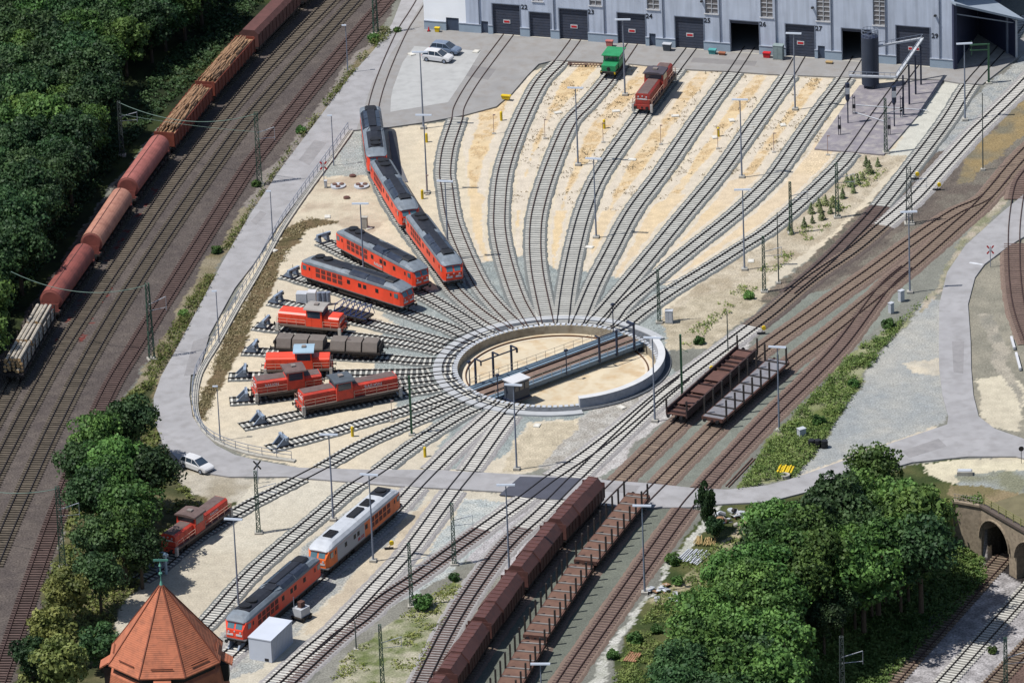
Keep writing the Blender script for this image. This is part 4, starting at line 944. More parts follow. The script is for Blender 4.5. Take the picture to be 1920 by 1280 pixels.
# ------------------------------------------------------------------ wagons
def hopper_wagon(key, px, py, label, L=13.6, back=0):
    p, a = on_track(key, px, py, 0, back); r = thing('covered_wagon', label, 'freight wagon', p, a, 'brown covered wagons of the train at the bottom')
    h = L/2 - .55
    MB().box(-h, h, -1.35, 1.35, .9, 1.2).build('frame', dark, r)
    rw = mat('maroon wagon paint', A(106,68,62), .6, .14, .7, dirt=A(80,58,56), dirt_amt=.6)
    seg = [(-h, -h/3, 0), (-h/3, h/3, .1), (h/3, h, 0)]
    for x0, x1, g_ in seg:
        b = MB(); w_ = 1.42 + g_; t = 3.75 + g_
        b.loft([[(x,-w_,1.2),(x,w_,1.2),(x,w_,2.75+g_),(x,.62,t),(x,-.62,t),(x,-w_,2.75+g_)] for x in (x0+.04, x1-.04)]); ho = b.build('sliding_hood', rw, r)
        b = MB(); n_ = 4
        for q in range(n_+1):
            x = x0 + .1 + q*(x1-x0-.2)/n_
            for s in (-1, 1): b.box(x-.05, x+.05, min(s*w_,s*(w_+.05)), max(s*w_,s*(w_+.05)), 1.25, 2.7+g_)
            b.loft([[(x_, -.66, t+.005),(x_, .66, t+.005),(x_, .62, t+.06),(x_, -.62, t+.06)] for x_ in (x-.05, x+.05)])
        b.build('hood_rib', rustp, ho)
    MB().box(-h-.05,-h+.0,-1.45,1.45,1.2,3.2).build('end_wall', rustp, r)
    MB().box(h,h+.05,-1.45,1.45,1.2,3.2).build('end_wall', rustp, r)
    gear(r, [(-h+2.2,2,1.8),(h-2.2,2,1.8)], L, .46)
hl = ['brown covered wagon at the head of the lower train, next to the road crossing', 'second brown covered wagon behind the road crossing', 'third brown covered wagon of the lower train', 'fourth brown covered wagon, near the bottom edge', 'last visible brown covered wagon, cut by the bottom edge']
for i in range(5): hopper_wagon('K1', 1080, 990, hl[i], back=-i*13.7)
def stake_wagon(key, px, py, label, L=20.2, bol=None, back=0, deck=None, n=9, dy=0, sh=1.95, group='stake wagons', frame=None, both=True, sc=1):
    p, a = on_track(key, px, py, 0, back); r = thing('stake_wagon', label, 'freight wagon', p, a, group); r.scale = (sc,)*3
    h = L/2 - .55; deck = deck or mat('rusty deck', A(126,95,80), .9, .18, .7, dirt=A(110,76,66), dirt_amt=.6); fr = frame or rusty
    mb = MB(); mb.box(-h, h, -1.35, 1.35, 1.12, 1.24); mb.build('deck', deck, r)
    mb = MB()
    for s in (-1, 1): mb.box(-h, h, min(s*1.34,s*1.5), max(s*1.34,s*1.5), .82, 1.2)
    mb.box(-h, h, -.3, .3, .6, 1.1); mb.build('frame', fr, r)
    mb = MB()
    for q in range(n): x = -h + .9 + q*(2*h-1.8)/(n-1); mb.box(x-.12, x+.12, -1.33, 1.33, 1.243, 1.36)
    mb.build_each('cross_bolster', bol or mat('worn grey beam', A(146,140,136), .8, .15, 1), r)
    for q in range(n):
        x = -h + .9 + q*(2*h-1.8)/(n-1)
        for s in (-1, 1): MB().box(x-.11, x+.11, min(s*1.4,s*1.58), max(s*1.4,s*1.58), .9, 1.24+sh).build('stake', dark, r)
    for e in (-1, 1): MB().box(min(e*h,e*(h+.08)), max(e*h,e*(h+.08)), -1.4, 1.4, .8, 1.6 if deck is None else 1.3).build('headstock', fr, r)
    gear(r, [(-h+2.6,2,1.8),(h-2.6,2,1.8)], L, .46)
    return r
sl_ = ['empty rusty stake wagon nearest the road crossing', 'empty rusty stake wagon in the middle of the row', 'third empty rusty stake wagon, near the bottom edge', 'last empty rusty stake wagon, cut by the bottom edge']
for i in range(4): stake_wagon('K2', 1150, 1008, sl_[i], L=20.4, back=-i*20.5 if False else i*-20.5, group='rusty stake wagons in a row at the bottom')
stake_wagon('K2', 1398, 750, 'empty stake wagon with a grey plank deck and tall dark stakes', L=20.4, bol=dark, sh=2.3, deck=mat('grey plank deck', A(142,142,148), .9, .15, .9, dirt=A(116,104,100), dirt_amt=.5), n=8, group=None)
# rusty low-sided flat wagon
p, a = on_track('K1', 1337, 736, 0); r = thing('flat_wagon', 'long rusty low sided flat wagon with its load bed empty', 'freight wagon', p, a)
mb = MB(); mb.box(-10.6, 10.6, -1.25, 1.25, 1.0, 1.14); mb.build('deck', rusty, r)
dk_r = mat('dark rust', A(70,50,50), .85, .2, 1, dirt=A(108,74,64), dirt_amt=.4)
for s in (-1, 1): MB().box(-10.6, 10.6, min(s*1.26,s*1.45), max(s*1.26,s*1.45), .8, 1.75).build('side_beam', dk_r, r)
mb = MB()
for q in range(17): mb.box(-10.2+q*1.27, -10.05+q*1.27, -1.24, 1.24, 1.143, 1.42)
mb.build('cross_beam', dk_r, r)
for (x0_, x1_) in ((-9.5,-7.8),(-2.6,.2),(2.0,4.3),(6.0,8.2)): MB().box(x0_, x1_, -1.0, 1.0, 1.424, 1.5).build('load_plate', mat('red brown plate', A(112,78,68), .8, .15, 1), r)
for e in (-1, 1):
    for s in (-1, 1): MB().box(e*10.5-.09, e*10.5+.09, min(s*1.3,s*1.48), max(s*1.3,s*1.48), 1.1, 3.1).build('stake', dark, r)
gear(r, [(-8,2,1.8),(8,2,1.8)], 22.4, .46)
# lidded wagon
p, a = on_track('Z1', 618, 671, 0); r = thing('lidded_wagon', 'brown grey flat wagon with six rounded coil covers', 'freight wagon', p, a); r.scale = (.98,)*3
MB().box(-7.1, 7.1, -1.4, 1.4, .85, 1.15).build('frame', dark, r)
lid = mat('brown grey cover', A(132,122,114), .75, .1, .7, dirt=A(108,98,94), dirt_amt=.5)
for q in range(6):
    x0_ = -6.5 + q*2.15 + (.5 if q > 2 else -.3); b = MB()
    b.loft([[(x,-1.42,1.15),(x,-1.40,1.35),(x,-.95,2.35),(x,.95,2.35),(x,1.40,1.35),(x,1.42,1.15)][::-1] for x in (x0_, x0_+1.95)]); b.build('cover', lid, r)
MB().box(-7.05,-6.9,-1.3,1.3,1.15,2.2).build('end_wall', dark, r); MB().box(6.95,7.05,-1.3,1.3,1.15,2.0).build('end_wall', dark, r)
gear(r, [(-4.9,2,1.8),(4.9,2,1.8)], 15.4, .46)
# freight train by the wood
def base_wagon(name, label, key, back, L, hgt_m=None):
    p, a = on_track(key, 201, 449, 0, back); r = thing(name, label, 'freight wagon', p, a, 'wagons of the long train beside the wood'); return r
salm = mat('salmon red paint', A(186,112,102), .7, .12, .5, dirt=A(138,80,72), dirt_amt=.7)
salm2 = mat('pale salmon paint', A(202,144,122), .7, .12, .5, dirt=A(150,96,80), dirt_amt=.7)
salm3 = mat('deep salmon paint', A(160,88,78), .7, .14, .5, dirt=A(112,62,58), dirt_amt=.7)
def round_wagon(back, label, pm, L=19.4):
    r = base_wagon('hood_wagon', label, 'N1', back, L); h = L/2 - .9
    MB().box(-h, h, -1.3, 1.3, .85, 1.15).build('frame', dark, r)
    prof = [(-1.5*math.cos(R_(-38+256*i/21)), 2.42+1.48*math.sin(R_(-38+256*i/21))) for i in range(22)]
    b = MB(); b.loft([[(x, y, z) for y, z in prof][::-1] for x in (-h+.9, h-.9)]); bo = b.build('body', pm, r, smooth=True); bo.data.polygons[-1].use_smooth = False; bo.data.polygons[-2].use_smooth = False
    MB().box(-h+1.0, h-1.0, -.04, .04, 3.9, 3.95).build('ridge_seam', rustp, bo)
    for e in (-1, 1): 
        MB().loft([[(e*(h-.88), y*.96, z*.97+.03) for y, z in prof], [(e*(h-.8), y*.8, 2.6+(z-2.6)*.8) for y, z in prof]]).build('end_dish', salm3, r)
        MB().box(min(e*(h-.7),e*(h-.1)), max(e*(h-.7),e*(h-.1)), -1.2, 1.2, 1.15, 1.25).box(min(e*(h-.15),e*(h-.1)), max(e*(h-.15),e*(h-.1)), -1.2, 1.2, 1.3, 2.3).build('end_platform', salm3, r)
    b = MB()
    for s in (-1, 1):
        for q in range(9): x = -h+1.5+q*(2*h-3)/8; b.box(x-.05, x+.05, min(s*1.0,s*1.5), max(s*1.0,s*1.5), 1.0, 1.5)
    b.build_each('side_bracket', dark, r); gear(r, [(-h+2,2,1.8),(h-2,2,1.8)], L, .46)
base_c = 0
round_wagon(19.4, 'salmon red round roofed wagon with a bright red end, behind the log wagons', salm)
round_wagon(0, 'pale salmon round roofed wagon in the middle of the train by the wood', salm2)
round_wagon(-19.5, 'dark salmon round roofed wagon in broken tree shade, before the pale trunks', salm3)
barkm = mat('log bark', A(176,138,104), .9, .22, 1.1, dirt=A(126,96,72), dirt_amt=.6); paleb = mat('pale birch bark', A(202,192,176), .9, .18, 1.2, dirt=A(110,104,98), dirt_amt=.6)
cutm = mat('cut log end', A(220,180,130), .85, .1, 3)
def log_wagon(back, label, L=19.5):
    r = base_wagon('log_wagon', label, 'N1', back, L); h = L/2 - .7
    og = mat('orange brown wagon', A(150,76,58), .7, .15, .8, dirt=A(104,56,46), dirt_amt=.6)
    MB().box(-h, h, -1.35, 1.35, .85, 1.2).build('frame', dark, r)
    for s in (-1, 1):
        b = MB(); b.box(-h, h, min(s*1.36,s*1.44), max(s*1.36,s*1.44), 1.2, 3.05)
        for q in range(13): x = -h+.1+q*(2*h-.2)/12; b.box(x-.08, x+.08, min(s*1.44,s*1.52), max(s*1.44,s*1.52), 1.0, 3.15)
        b.build('side_wall', og, r)
    for e in (-1, 1): MB().box(min(e*h,e*(h+.08)), max(e*h,e*(h+.08)), -1.42, 1.42, 1.2, 3.3).build('end_wall', og, r)
    b = MB(); rr_ = random.Random(int(back*10)+5)
    for q in range(210):
        ln = rr_.uniform(2.2, 4.2); x = rr_.uniform(-h+.3, h-ln-.2); y = rr_.uniform(-1.2, 1.2); z = 2.9 + (1 - (y/1.3)**2)*.75 + rr_.uniform(-.2, .12); dy = rr_.uniform(-.22, .22); dz = rr_.uniform(-.14, .14)
        b.cyl((x, y, z), (x+ln, max(-1.3,min(1.3,y+dy)), z+dz), rr_.uniform(.08, .15), 6, m=0)
    b.box(-h+.1, h-.1, -1.3, 1.3, 1.3, 2.9)
    tag(b.build('log_load', [barkm], r), kind='stuff')
    gear(r, [(-h+2,2,1.8),(h-2,2,1.8)], L, .46)
log_wagon(38.9, 'orange sided wagon heaped with short logs, next to the salmon wagon')
log_wagon(58.4, 'orange sided wagon heaped with short logs, behind the brown covered wagon')
r = base_wagon('trunk_wagon', 'flat wagon loaded with long pale tree trunks at the left edge', 'N1', -39.5, 20); h = 9.2
MB().box(-h, h, -1.4, 1.4, .9, 1.2).build('frame', dark, r)
rr_ = random.Random(3); b = MB()
for sec in (-8.8, -2.9, 3.0):
    for row in range(4):
        for q in range(5 - (row > 2)):
            y = -1.08 + q*.54 + (.27 if row > 2 else 0) + rr_.uniform(-.05,.05); z = 1.5 + row*.5; rad = rr_.uniform(.2,.28); xs = sec + rr_.uniform(-.3,.2); xe = sec + 5.4 + rr_.uniform(-.2,.4)
            b.cyl((xs, y, z), (xe, y+rr_.uniform(-.05,.05), z), rad, 8, rad*.9, m=0, caps=False)
            for xx in (xs, xe): b.cyl((xx-.005, y, z), (xx+.005, y, z), rad*.93, 8, m=1)
b.build('trunk_load', [paleb, cutm], r)
for q in range(9):
    for s in (-1, 1): x = -8.6+q*2.15; MB().box(x-.07, x+.07, s*1.42-.07, s*1.42+.07, 1.0, 3.3).build('stake', dark, r)
gear(r, [(-7,2,1.8),(7,2,1.8)], 20, .46)
for i, (bk, lb) in enumerate(((77.9, 'dark brown covered wagon behind the heaped log wagons'), (97.4, 'dark brown covered wagon cut by the top edge'))):
    r = base_wagon('covered_wagon', lb, 'N1', bk, 19.4); h = 9
    MB().box(-h, h, -1.35, 1.35, .85, 1.2).build('frame', dark, r)
    b = MB(); b.loft([[(x,-1.45,1.2),(x,1.45,1.2),(x,1.45,3.1),(x,.9,3.7),(x,-.9,3.7),(x,-1.45,3.1)] for x in (-h, h)]); bo = b.build('body', rustp, r)
    b = MB()
    for q in range(13):
        for s in (-1, 1): x = -h+.3+q*1.45; b.box(x-.05, x+.05, min(s*1.45,s*1.52), max(s*1.45,s*1.52), 1.2, 3.1)
    b.build('side_rib', rustp, bo); gear(r, [(-h+2,2,1.8),(h-2,2,1.8)], 19.4, .46)
# blue frame trolley behind the upper red shunter
p, a = on_track('Z3', 664, 600, 0); r = thing('rail_trolley', 'low rail trolley stacked with blue steel frames beside the red shunter', 'trolley', p, a)
MB().box(-2.6, 2.6, -1.1, 1.1, .6, .85).build('frame', dark, r)
bl = mat('blue steel', A(64,84,140), .55, .15, 1.5)
for q in range(6):
    b = MB(); x = -2.3 + q*.85
    b.beam((x,-1,.85),(x+.4,-1,2.1),.09); b.beam((x,1,.85),(x+.4,1,2.1),.09); b.beam((x+.4,-1,2.1),(x+.4,1,2.1),.09); b.beam((x,-1,.95),(x,1,.95),.09); b.beam((x,-1,.85),(x+.9,-1,.9),.07); b.beam((x+.9,1,.9),(x+.4,1,2.1),.06)
    b.build('steel_frame', bl, r)
gear(r, [(0,2,2.4)], 6, .35, buf=False, frame=False)
# ------------------------------------------------------------------ buffer stops
bs_m = mat('buffer stop steel', A(126,140,160), .55, .1, 1)
bsl = [('a', 612, 455, 'partly hidden behind the rear red diesel'), ('b', 552, 519, 'at the rear of the nearer parallel red diesel'), ('Z3', 528, 566, 'above the white boxes'), ('Z2', 500, 611, 'left of the upper red shunter'), ('Z1', 478, 657, 'left of the lidded wagon'), ('Y', 459, 703, 'left of the blue roofed shunter'), ('X', 463, 748, 'left of the brown roofed shunter'), ('Wk', 484, 791, 'left of the lettered long shunter'), ('V', 528, 832, 'on the lowest empty stub'), ('U', 305, 1070, 'by the lone shunter under the trees'), ('S', 446, 1216, 'in front of the diesel by the white box')]
b0 = None
for key, px, py, tail in bsl:
    p, a = on_track(key, px, py, 0); lb = 'blue grey steel buffer stop ' + tail
    if b0 is None:
        b0 = thing('buffer_stop', lb, 'buffer stop', p, a, 'buffer stops at the track ends')
        mb = MB()
        for s in (-1, 1):
            mb.add([(-1.3,s*.75-.12,0),(.6,s*.75-.12,0),(.35,s*.75-.12,1.25),(.0,s*.75-.12,1.25),(-1.3,s*.75+.12,0),(.6,s*.75+.12,0),(.35,s*.75+.12,1.25),(.0,s*.75+.12,1.25)], [(0,1,2,3),(7,6,5,4),(0,4,5,1),(1,5,6,2),(2,6,7,3),(3,7,4,0)])
        mb.build_each('side_frame', bs_m, b0)
        MB().box(.0, .4, -1.25, 1.25, .85, 1.35).build('buffer_beam', mat('light beam', A(160,176,196), .5), b0)
        mb = MB()
        for s in (-1, 1): mb.cyl((.4,s*.87,1.05),(.62,s*.87,1.05),.2,10)
        mb.build_each('buffer_head', black, b0); MB().cyl((.1,0,1.35),(.1,0,1.9),.04,6).build('lamp_rod', dark, b0)
    else: dup(b0, p, a, lb, scale=.86)
b0.scale = (.86,)*3
# ------------------------------------------------------------------ lamp posts
lampA = [(1172,179,'beside the small green shunter'), (1084,310,'between the second and third fan tracks'), (1491,206,'on the sand below gate 27'), (1396,506,'at the foot of the rightmost fan track'), (1118,446,'in the middle of the orange sand fingers'), (794,241,'on the apron by the two parked cars, far one'), (801,362,'right of the middle coupled red diesel'), (841,489,'between the front coupled diesel and the first fan track'), (683,532,'rising behind the two parallel red diesels'), (969,880,'standing just below the turntable'), (625,975,'between the lower empty tracks left of the orange diesel'), (447.5,1137,'on the sandy strip above the red diesel cab'), (700,1052,'right of the orange and grey diesel'), (1209,1112,'beside the empty rusty track at the bottom'), (1706,549,'by the two small white cabinets at right'), (1461,808,'below the empty stake wagon with grey deck'), (1228,790,'against the curved parapet of the turntable'), (955,1072,'left of the brown covered wagons'), (1809.5,226,'between canopy hall and wash pad tracks'), (1020,1415,'with only its head showing at the bottom edge'), (1391,333,'among the upper right fan tracks')]
l0 = None
for px, py, tail in lampA:
    q = G2(px, py, 0); lb = 'tall grey double headed lamp post ' + tail
    if l0 is None:
        l0 = thing('lamp_post', lb, 'lamp post', (q[0], q[1], 0), R_(-6), 'tall yard lamp posts')
        MB().cyl((0,0,.2),(0,0,11.3),.13,8,.07).build('pole', galv, l0)
        mb = MB(); mb.loft([[(x,-.2,11.3),(x,.2,11.3),(x,.13,11.46),(x,-.13,11.46)] for x in (-1.1,1.1)]); mb.build('lamp_head', mat('lamp housing', A(206,214,226), .4, .05, 1), l0)
        MB().box(-.4,.4,-.4,.4,-.2,.3).build('foundation', cgrey, l0)
    else: dup(l0, (q[0], q[1], 0), R_(-6) + (random.random()-.5)*.3, lb)
lampB = [(652.5,139,'on the weedy verge at the top'), (626,311,'at the upper end of the road railing'), (512,455,'at the middle of the road railing'), (411,645,'where the road begins to bend'), (413,826,'inside the road bend'), (1290,640,'right of the parapet by the white cabinet')]
l1 = None
for px, py, tail in lampB[:5]:
    q = G2(px, py, 0); lb = 'short grey single headed lamp post ' + tail
    if l1 is None:
        l1 = thing('street_lamp', lb, 'street lamp', (q[0], q[1], 0), 0, 'short lamps along the service road')
        MB().cyl((0,0,0),(0,0,7.4),.09,8,.05).build('pole', galv, l1)
        mb = MB(); mb.loft([[(x,-.16,7.38),(x,.16,7.38),(x,.1,7.5),(x,-.1,7.5)] for x in (-.55,.1)]); mb.build('lamp_head', MATS['lamp housing'], l1)
    else: dup(l1, (q[0], q[1], 0), 0, lb)
# ------------------------------------------------------------------ catenary masts
def lattice(mb, h, w0, w1, n, t=.06):
    c = [(-1,-1),(1,-1),(1,1),(-1,1)]
    for a_, b_ in c: mb.beam((a_*w0,b_*w0,0),(a_*w1,b_*w1,h),t*1.4)
    for k_ in range(n):
        z0 = h*k_/n; z1 = h*(k_+1)/n; r0 = w0+(w1-w0)*k_/n; r1 = w0+(w1-w0)*(k_+1)/n
        for e in range(4):
            a_, b_ = c[e], c[(e+1)%4]
            if k_ % 2: a_, b_ = b_, a_
            mb.beam((a_[0]*r0,a_[1]*r0,z0),(b_[0]*r1,b_[1]*r1,z1),t)
            mb.beam((c[e][0]*r1,c[e][1]*r1,z1),(c[(e+1)%4][0]*r1,c[(e+1)%4][1]*r1,z1),t*.8)
mgrn = mat('mast green', A(70,104,86), .7, .12, 1, dirt=A(60,60,54), dirt_amt=.4)
mgry = mat('mast grey green', A(92,100,96), .7, .12, 1)
protos = {}
def mast_(px, py, h, w, label, m=None, z=0, group='lattice masts of the overhead line', arms=True):
    q = G2(px, py, z); k_ = (h, w, m.name if m else '', arms)
    if k_ in protos: return dup(protos[k_], (q[0], q[1], z), random.random()*.3, label)
    m = m or mgrn; r = thing('catenary_mast', label, 'catenary mast', (q[0], q[1], z), 0, group); protos[k_] = r
    mb = MB(); lattice(mb, h, w, w*.62, int(h/(w*2.6))); mb.build('lattice', m, r)
    MB().box(-w-.25, w+.25, -w-.25, w+.25, -.3, .22).build('foundation', cgrey, r)
    if arms:
        mb = MB(); mb.beam((0,0,h*.72),(2.4,.3,h*.78),.07); mb.beam((0,0,h*.64),(2.4,.3,h*.64),.05); mb.beam((2.4,.3,h*.78),(2.4,.3,h*.6),.05); mb.build('bracket_arm', offw, r)
    return r
mast_(229,292,8,.30,'lattice mast at the edge of the wood', m=mgry)
mast_(487,347,10.6,.34,'green lattice mast on the main line verge near the top')
mast_(285,674,10.6,.34,'green lattice mast on the main line verge, halfway down')
mast_(118,1064,10.6,.34,'green lattice mast beside the lower left trees')
mast_(705,66,10.6,.34,'green lattice mast at the top beside the weedy verge')
mast_(1705,420,8.2,.42,'big lattice mast standing between the dark tracks at right', m=mgry)
mast_(1236,605,7.4,.20,'slim green lattice mast right of the turntable')
mast_(1433,547,7.8,.22,'slim green lattice mast near the yellow green shrub')
mast_(1483,438,7.4,.20,'slim green lattice mast between fan and little firs')
mast_(1570,408,7.8,.24,'green lattice mast standing among the little firs')
mast_(1661,287,8.0,.22,'green lattice mast at the near corner of the wash pad')
mast_(485,999,8.2,.24,'green lattice mast beside the service road at lower left')
mast_(852,1058,8.0,.24,'grey green lattice mast in the gravel left of the brown wagons')
mast_(772,1137,8.2,.22,'green lattice mast with a bush at its foot')
mast_(718,1292,8.2,.24,'lattice mast cut by the bottom edge in the weedy patch')
mast_(1580,1330,9.2,.32,'lattice mast in front of the lower right trees', z=-1.5, m=mgry)
mast_(1886,1330,9.2,.24,'green lattice mast in the lower right corner', z=-6.8)
sol = mat('mast solid green', A(58,100,72), .6, .1, 1)
s0 = None
for px, py, h, lb in ((772,815,8.0,'plain green steel mast among the tracks left of the turntable'), (1279,745,8.6,'plain green steel mast between the switch and the rusty wagon'), (1854,157,6.0,'plain green steel mast with two short arms before the canopy hall')):
    q = G2(px, py, 0); r = thing('steel_mast', lb, 'mast', (q[0], q[1], 0), 0, 'plain green masts')
    mb = MB(); mb.box(-.14,.14,-.14,.14,0,h); mb.build('pole', sol, r); MB().box(-.4,.4,-.4,.4,-.3,.2).build('foundation', cgrey, r)
    mb = MB()
    if h < 7: mb.beam((0,0,h-.1),(-2.6,0,h-.1),.2); mb.beam((0,0,h-.9),(-2.6,0,h-.9),.16); mb.beam((-2.4,0,h+.5),(-2.4,0,h-1.6),.1)
    else: mb.beam((0,0,h*.78),(.9,-.4,h*.74),.06)
    mb.build('bracket_arm', sol, r)
s1 = None
for px, py, h, lb in ((1843,319,11.2,'thin dark grey pole on the gravel right of the canopy hall tracks'), (1460,531,10,'thin dark pole beside the weedy strip below the fan'), (1365,660,5.5,'thin pole near the pale switch ballast'), (668,1216,3.6,'short reddish pole beside the merging tracks')):
    q = G2(px, py, 0)
    if s1 is None:
        s1 = thing('signal_pole', lb, 'pole', (q[0], q[1], 0), 0, 'thin poles'); MB().cyl((0,0,0),(0,0,1),.09,8,.06).build('pole', mgry, s1); MB().box(-.3,.3,-.3,.3,-.02,.02).build('foundation', cgrey, s1); s1.scale = (1,1,h)
    else: o = dup(s1, (q[0], q[1], 0), 0, lb); o.scale = (1,1,h)
# overhead cross spans between mast tops
def wire(p, q, sag, r, name, lb):
    mb = MB(); n_ = 14; pts = [(p[0]+(q[0]-p[0])*i/n_, p[1]+(q[1]-p[1])*i/n_, p[2]+(q[2]-p[2])*i/n_-sag*4*(i/n_)*(1-i/n_)) for i in range(n_+1)]
    for a_, b_ in zip(pts[:-1], pts[1:]): mb.cyl(a_, b_, r, 5, caps=False)
    return tag(mb.build(name, mat('wire', A(112,140,128), .6)), lb, 'overhead wire')
def mt(px, py, h, z=0): q = G2(px, py, z); return (q[0], q[1], h+z)
wire(mt(229,292,7.9), mt(487,347,10.4), 1.9, .045, 'span_wire', 'sagging cross span wire over the upper main line tracks')
wire(mt(229,292,6.2), mt(487,347,7.8), .3, .025, 'span_wire', 'taut lower cross wire over the upper main line tracks')
wire(mt(30,640,9.8), mt(285,674,10.4), 1.9, .045, 'span_wire', 'sagging cross span wire over the pale trunk wagon')
wire(mt(-150,1010,10), mt(118,1064,10.4), 1.9, .045, 'span_wire', 'sagging cross span wire at the lower left edge')
# ------------------------------------------------------------------ vegetation
def hgt(x, y):
    i = int(round((x-gx[0])/.26)); j = int(round((y-gy[0])/.36))
    return float(Z[j, i]) if 0 <= i < nx and 0 <= j < ny else 0.0
def leafmat(name, c1, c2, sc=.55):
    m = bpy.data.materials.new(name); m.use_nodes = True; n = m.node_tree.nodes; l = m.node_tree.links
    b = n['Principled BSDF']; b.inputs['Roughness'].default_value = .6; b.inputs['Specular IOR Level'].default_value = .25
    geo = n.new('ShaderNodeNewGeometry'); oi = n.new('ShaderNodeObjectInfo')
    q = n.new('ShaderNodeTexNoise'); q.inputs['Scale'].default_value = sc; q.inputs['Detail'].default_value = 6; l.new(geo.outputs['Position'], q.inputs['Vector'])
    r = n.new('ShaderNodeMapRange'); r.inputs[1].default_value = .35; r.inputs[2].default_value = .65; l.new(q.outputs[0], r.inputs[0])
    mx = n.new('ShaderNodeMix'); mx.data_type = 'RGBA'; l.new(r.outputs[0], mx.inputs[0]); mx.inputs[6].default_value = (*c1, 1); mx.inputs[7].default_value = (*c2, 1)
    m3 = n.new('ShaderNodeMapRange'); m3.inputs[3].default_value = .62; m3.inputs[4].default_value = 1.35; l.new(oi.outputs['Random'], m3.inputs[0])
    m4 = n.new('ShaderNodeMix'); m4.data_type = 'RGBA'; m4.blend_type = 'MULTIPLY'; m4.inputs[0].default_value = 1; l.new(mx.outputs[2], m4.inputs[6]); l.new(m3.outputs[0], m4.inputs[7])
    wn_ = n.new('ShaderNodeTexWhiteNoise'); wn_.noise_dimensions = '1D'; l.new(oi.outputs['Random'], wn_.inputs['W'])
    h_ = n.new('ShaderNodeMapRange'); h_.inputs[3].default_value = .475; h_.inputs[4].default_value = .515; l.new(wn_.outputs[0], h_.inputs[0])
    hs_ = n.new('ShaderNodeHueSaturation'); l.new(h_.outputs[0], hs_.inputs['Hue']); l.new(m4.outputs[2], hs_.inputs['Color']); hs_.inputs['Saturation'].default_value = .92; m4 = hs_; m4o = hs_.outputs[0]
    l.new(m4o, b.inputs['Base Color'])
    tr = n.new('ShaderNodeBsdfTranslucent'); l.new(m4o, tr.inputs[0]); ms = n.new('ShaderNodeMixShader'); ms.inputs[0].default_value = .22
    l.new(b.outputs[0], ms.inputs[1]); l.new(tr.outputs[0], ms.inputs[2]); l.new(ms.outputs[0], n['Material Output'].inputs[0])
    MATS[name] = m; return m
LM = {'green': leafmat('leaf green', (.024,.068,.011), (.100,.205,.034)), 'dark': leafmat('leaf dark green', (.014,.042,.014), (.048,.105,.028)),
      'olive': leafmat('leaf olive', (.060,.090,.016), (.175,.200,.045)), 'weed': leafmat('weed leaf', (.085,.14,.022), (.22,.25,.06), .9), 'weed2': leafmat('fresh weed leaf', (.065,.13,.018), (.20,.28,.06), .8), 'fir': leafmat('fir needle', (.07,.12,.035), (.14,.17,.06), .8),
      'dry': leafmat('dry stalk', (.16,.13,.06), (.24,.20,.10), 1)}
barkt = mat('tree bark', (.06,.045,.03), .95, .2, 2)
def quads(C, Nn, S, name, m, parent=None, asp=.75):
    C = np.asarray(C); n_ = len(C); up = rng.randn(n_, 3); t = np.cross(Nn, up); t /= np.linalg.norm(t, axis=1)[:, None] + 1e-9; b = np.cross(Nn, t)
    S = np.asarray(S)[:, None]; V = np.empty((n_, 4, 3))
    V[:,0] = C - t*S - b*S*asp; V[:,1] = C + t*S - b*S*asp*.7; V[:,2] = C + t*S*.8 + b*S*asp; V[:,3] = C - t*S*.7 + b*S*asp
    me = bpy.data.meshes.new(name); me.vertices.add(n_*4); me.vertices.foreach_set('co', V.ravel())
    me.loops.add(n_*4); me.loops.foreach_set('vertex_index', np.arange(n_*4, dtype=np.int32)); me.polygons.add(n_); me.polygons.foreach_set('loop_start', np.arange(0, n_*4, 4, dtype=np.int32))
    me.update(); me.materials.append(m); o = bpy.data.objects.new(name, me); COL.objects.link(o)
    if parent: o.parent = parent
    return o
def crown(seed, R, zc, hz, nb, nl, size, m, parent, squash=.8):
    r_ = np.random.RandomState(seed); C = []; Nn = []; S = []
    for k_ in range(nb):
        d = r_.randn(3); d /= np.linalg.norm(d); d[2] = abs(d[2])*1.0 if r_.rand() < .5 else d[2]
        rad = R * r_.uniform(.45, .82); c = np.array([d[0]*rad, d[1]*rad, d[2]*hz*rad/R]); br_ = R * r_.uniform(.22, .36)
        u = r_.randn(nl, 3); u /= np.linalg.norm(u, axis=1)[:, None]; u[:, 2] = np.where(r_.rand(nl) < .6, abs(u[:, 2]), u[:, 2])
        pr_ = br_ * r_.uniform(.75, 1.12, nl)[:, None]; pp = c + u * pr_ * np.array([1, 1, squash]); nn_ = u + r_.randn(nl, 3)*.55; nn_ /= np.linalg.norm(nn_, axis=1)[:, None]
        C.append(pp); Nn.append(nn_); S.append(r_.uniform(.55, 1.25, nl)*size)
    ni = nb*nl//6; u = r_.randn(ni, 3); u /= np.linalg.norm(u, axis=1)[:, None]; C.append(u*np.array([R*.55, R*.55, hz*.5])*r_.rand(ni,1)**.4); Nn.append(u); S.append(np.full(ni, size*1.5))
    C = np.vstack(C) + np.array([0, 0, zc]); return quads(C, np.vstack(Nn), np.concatenate(S), 'crown', m, parent)
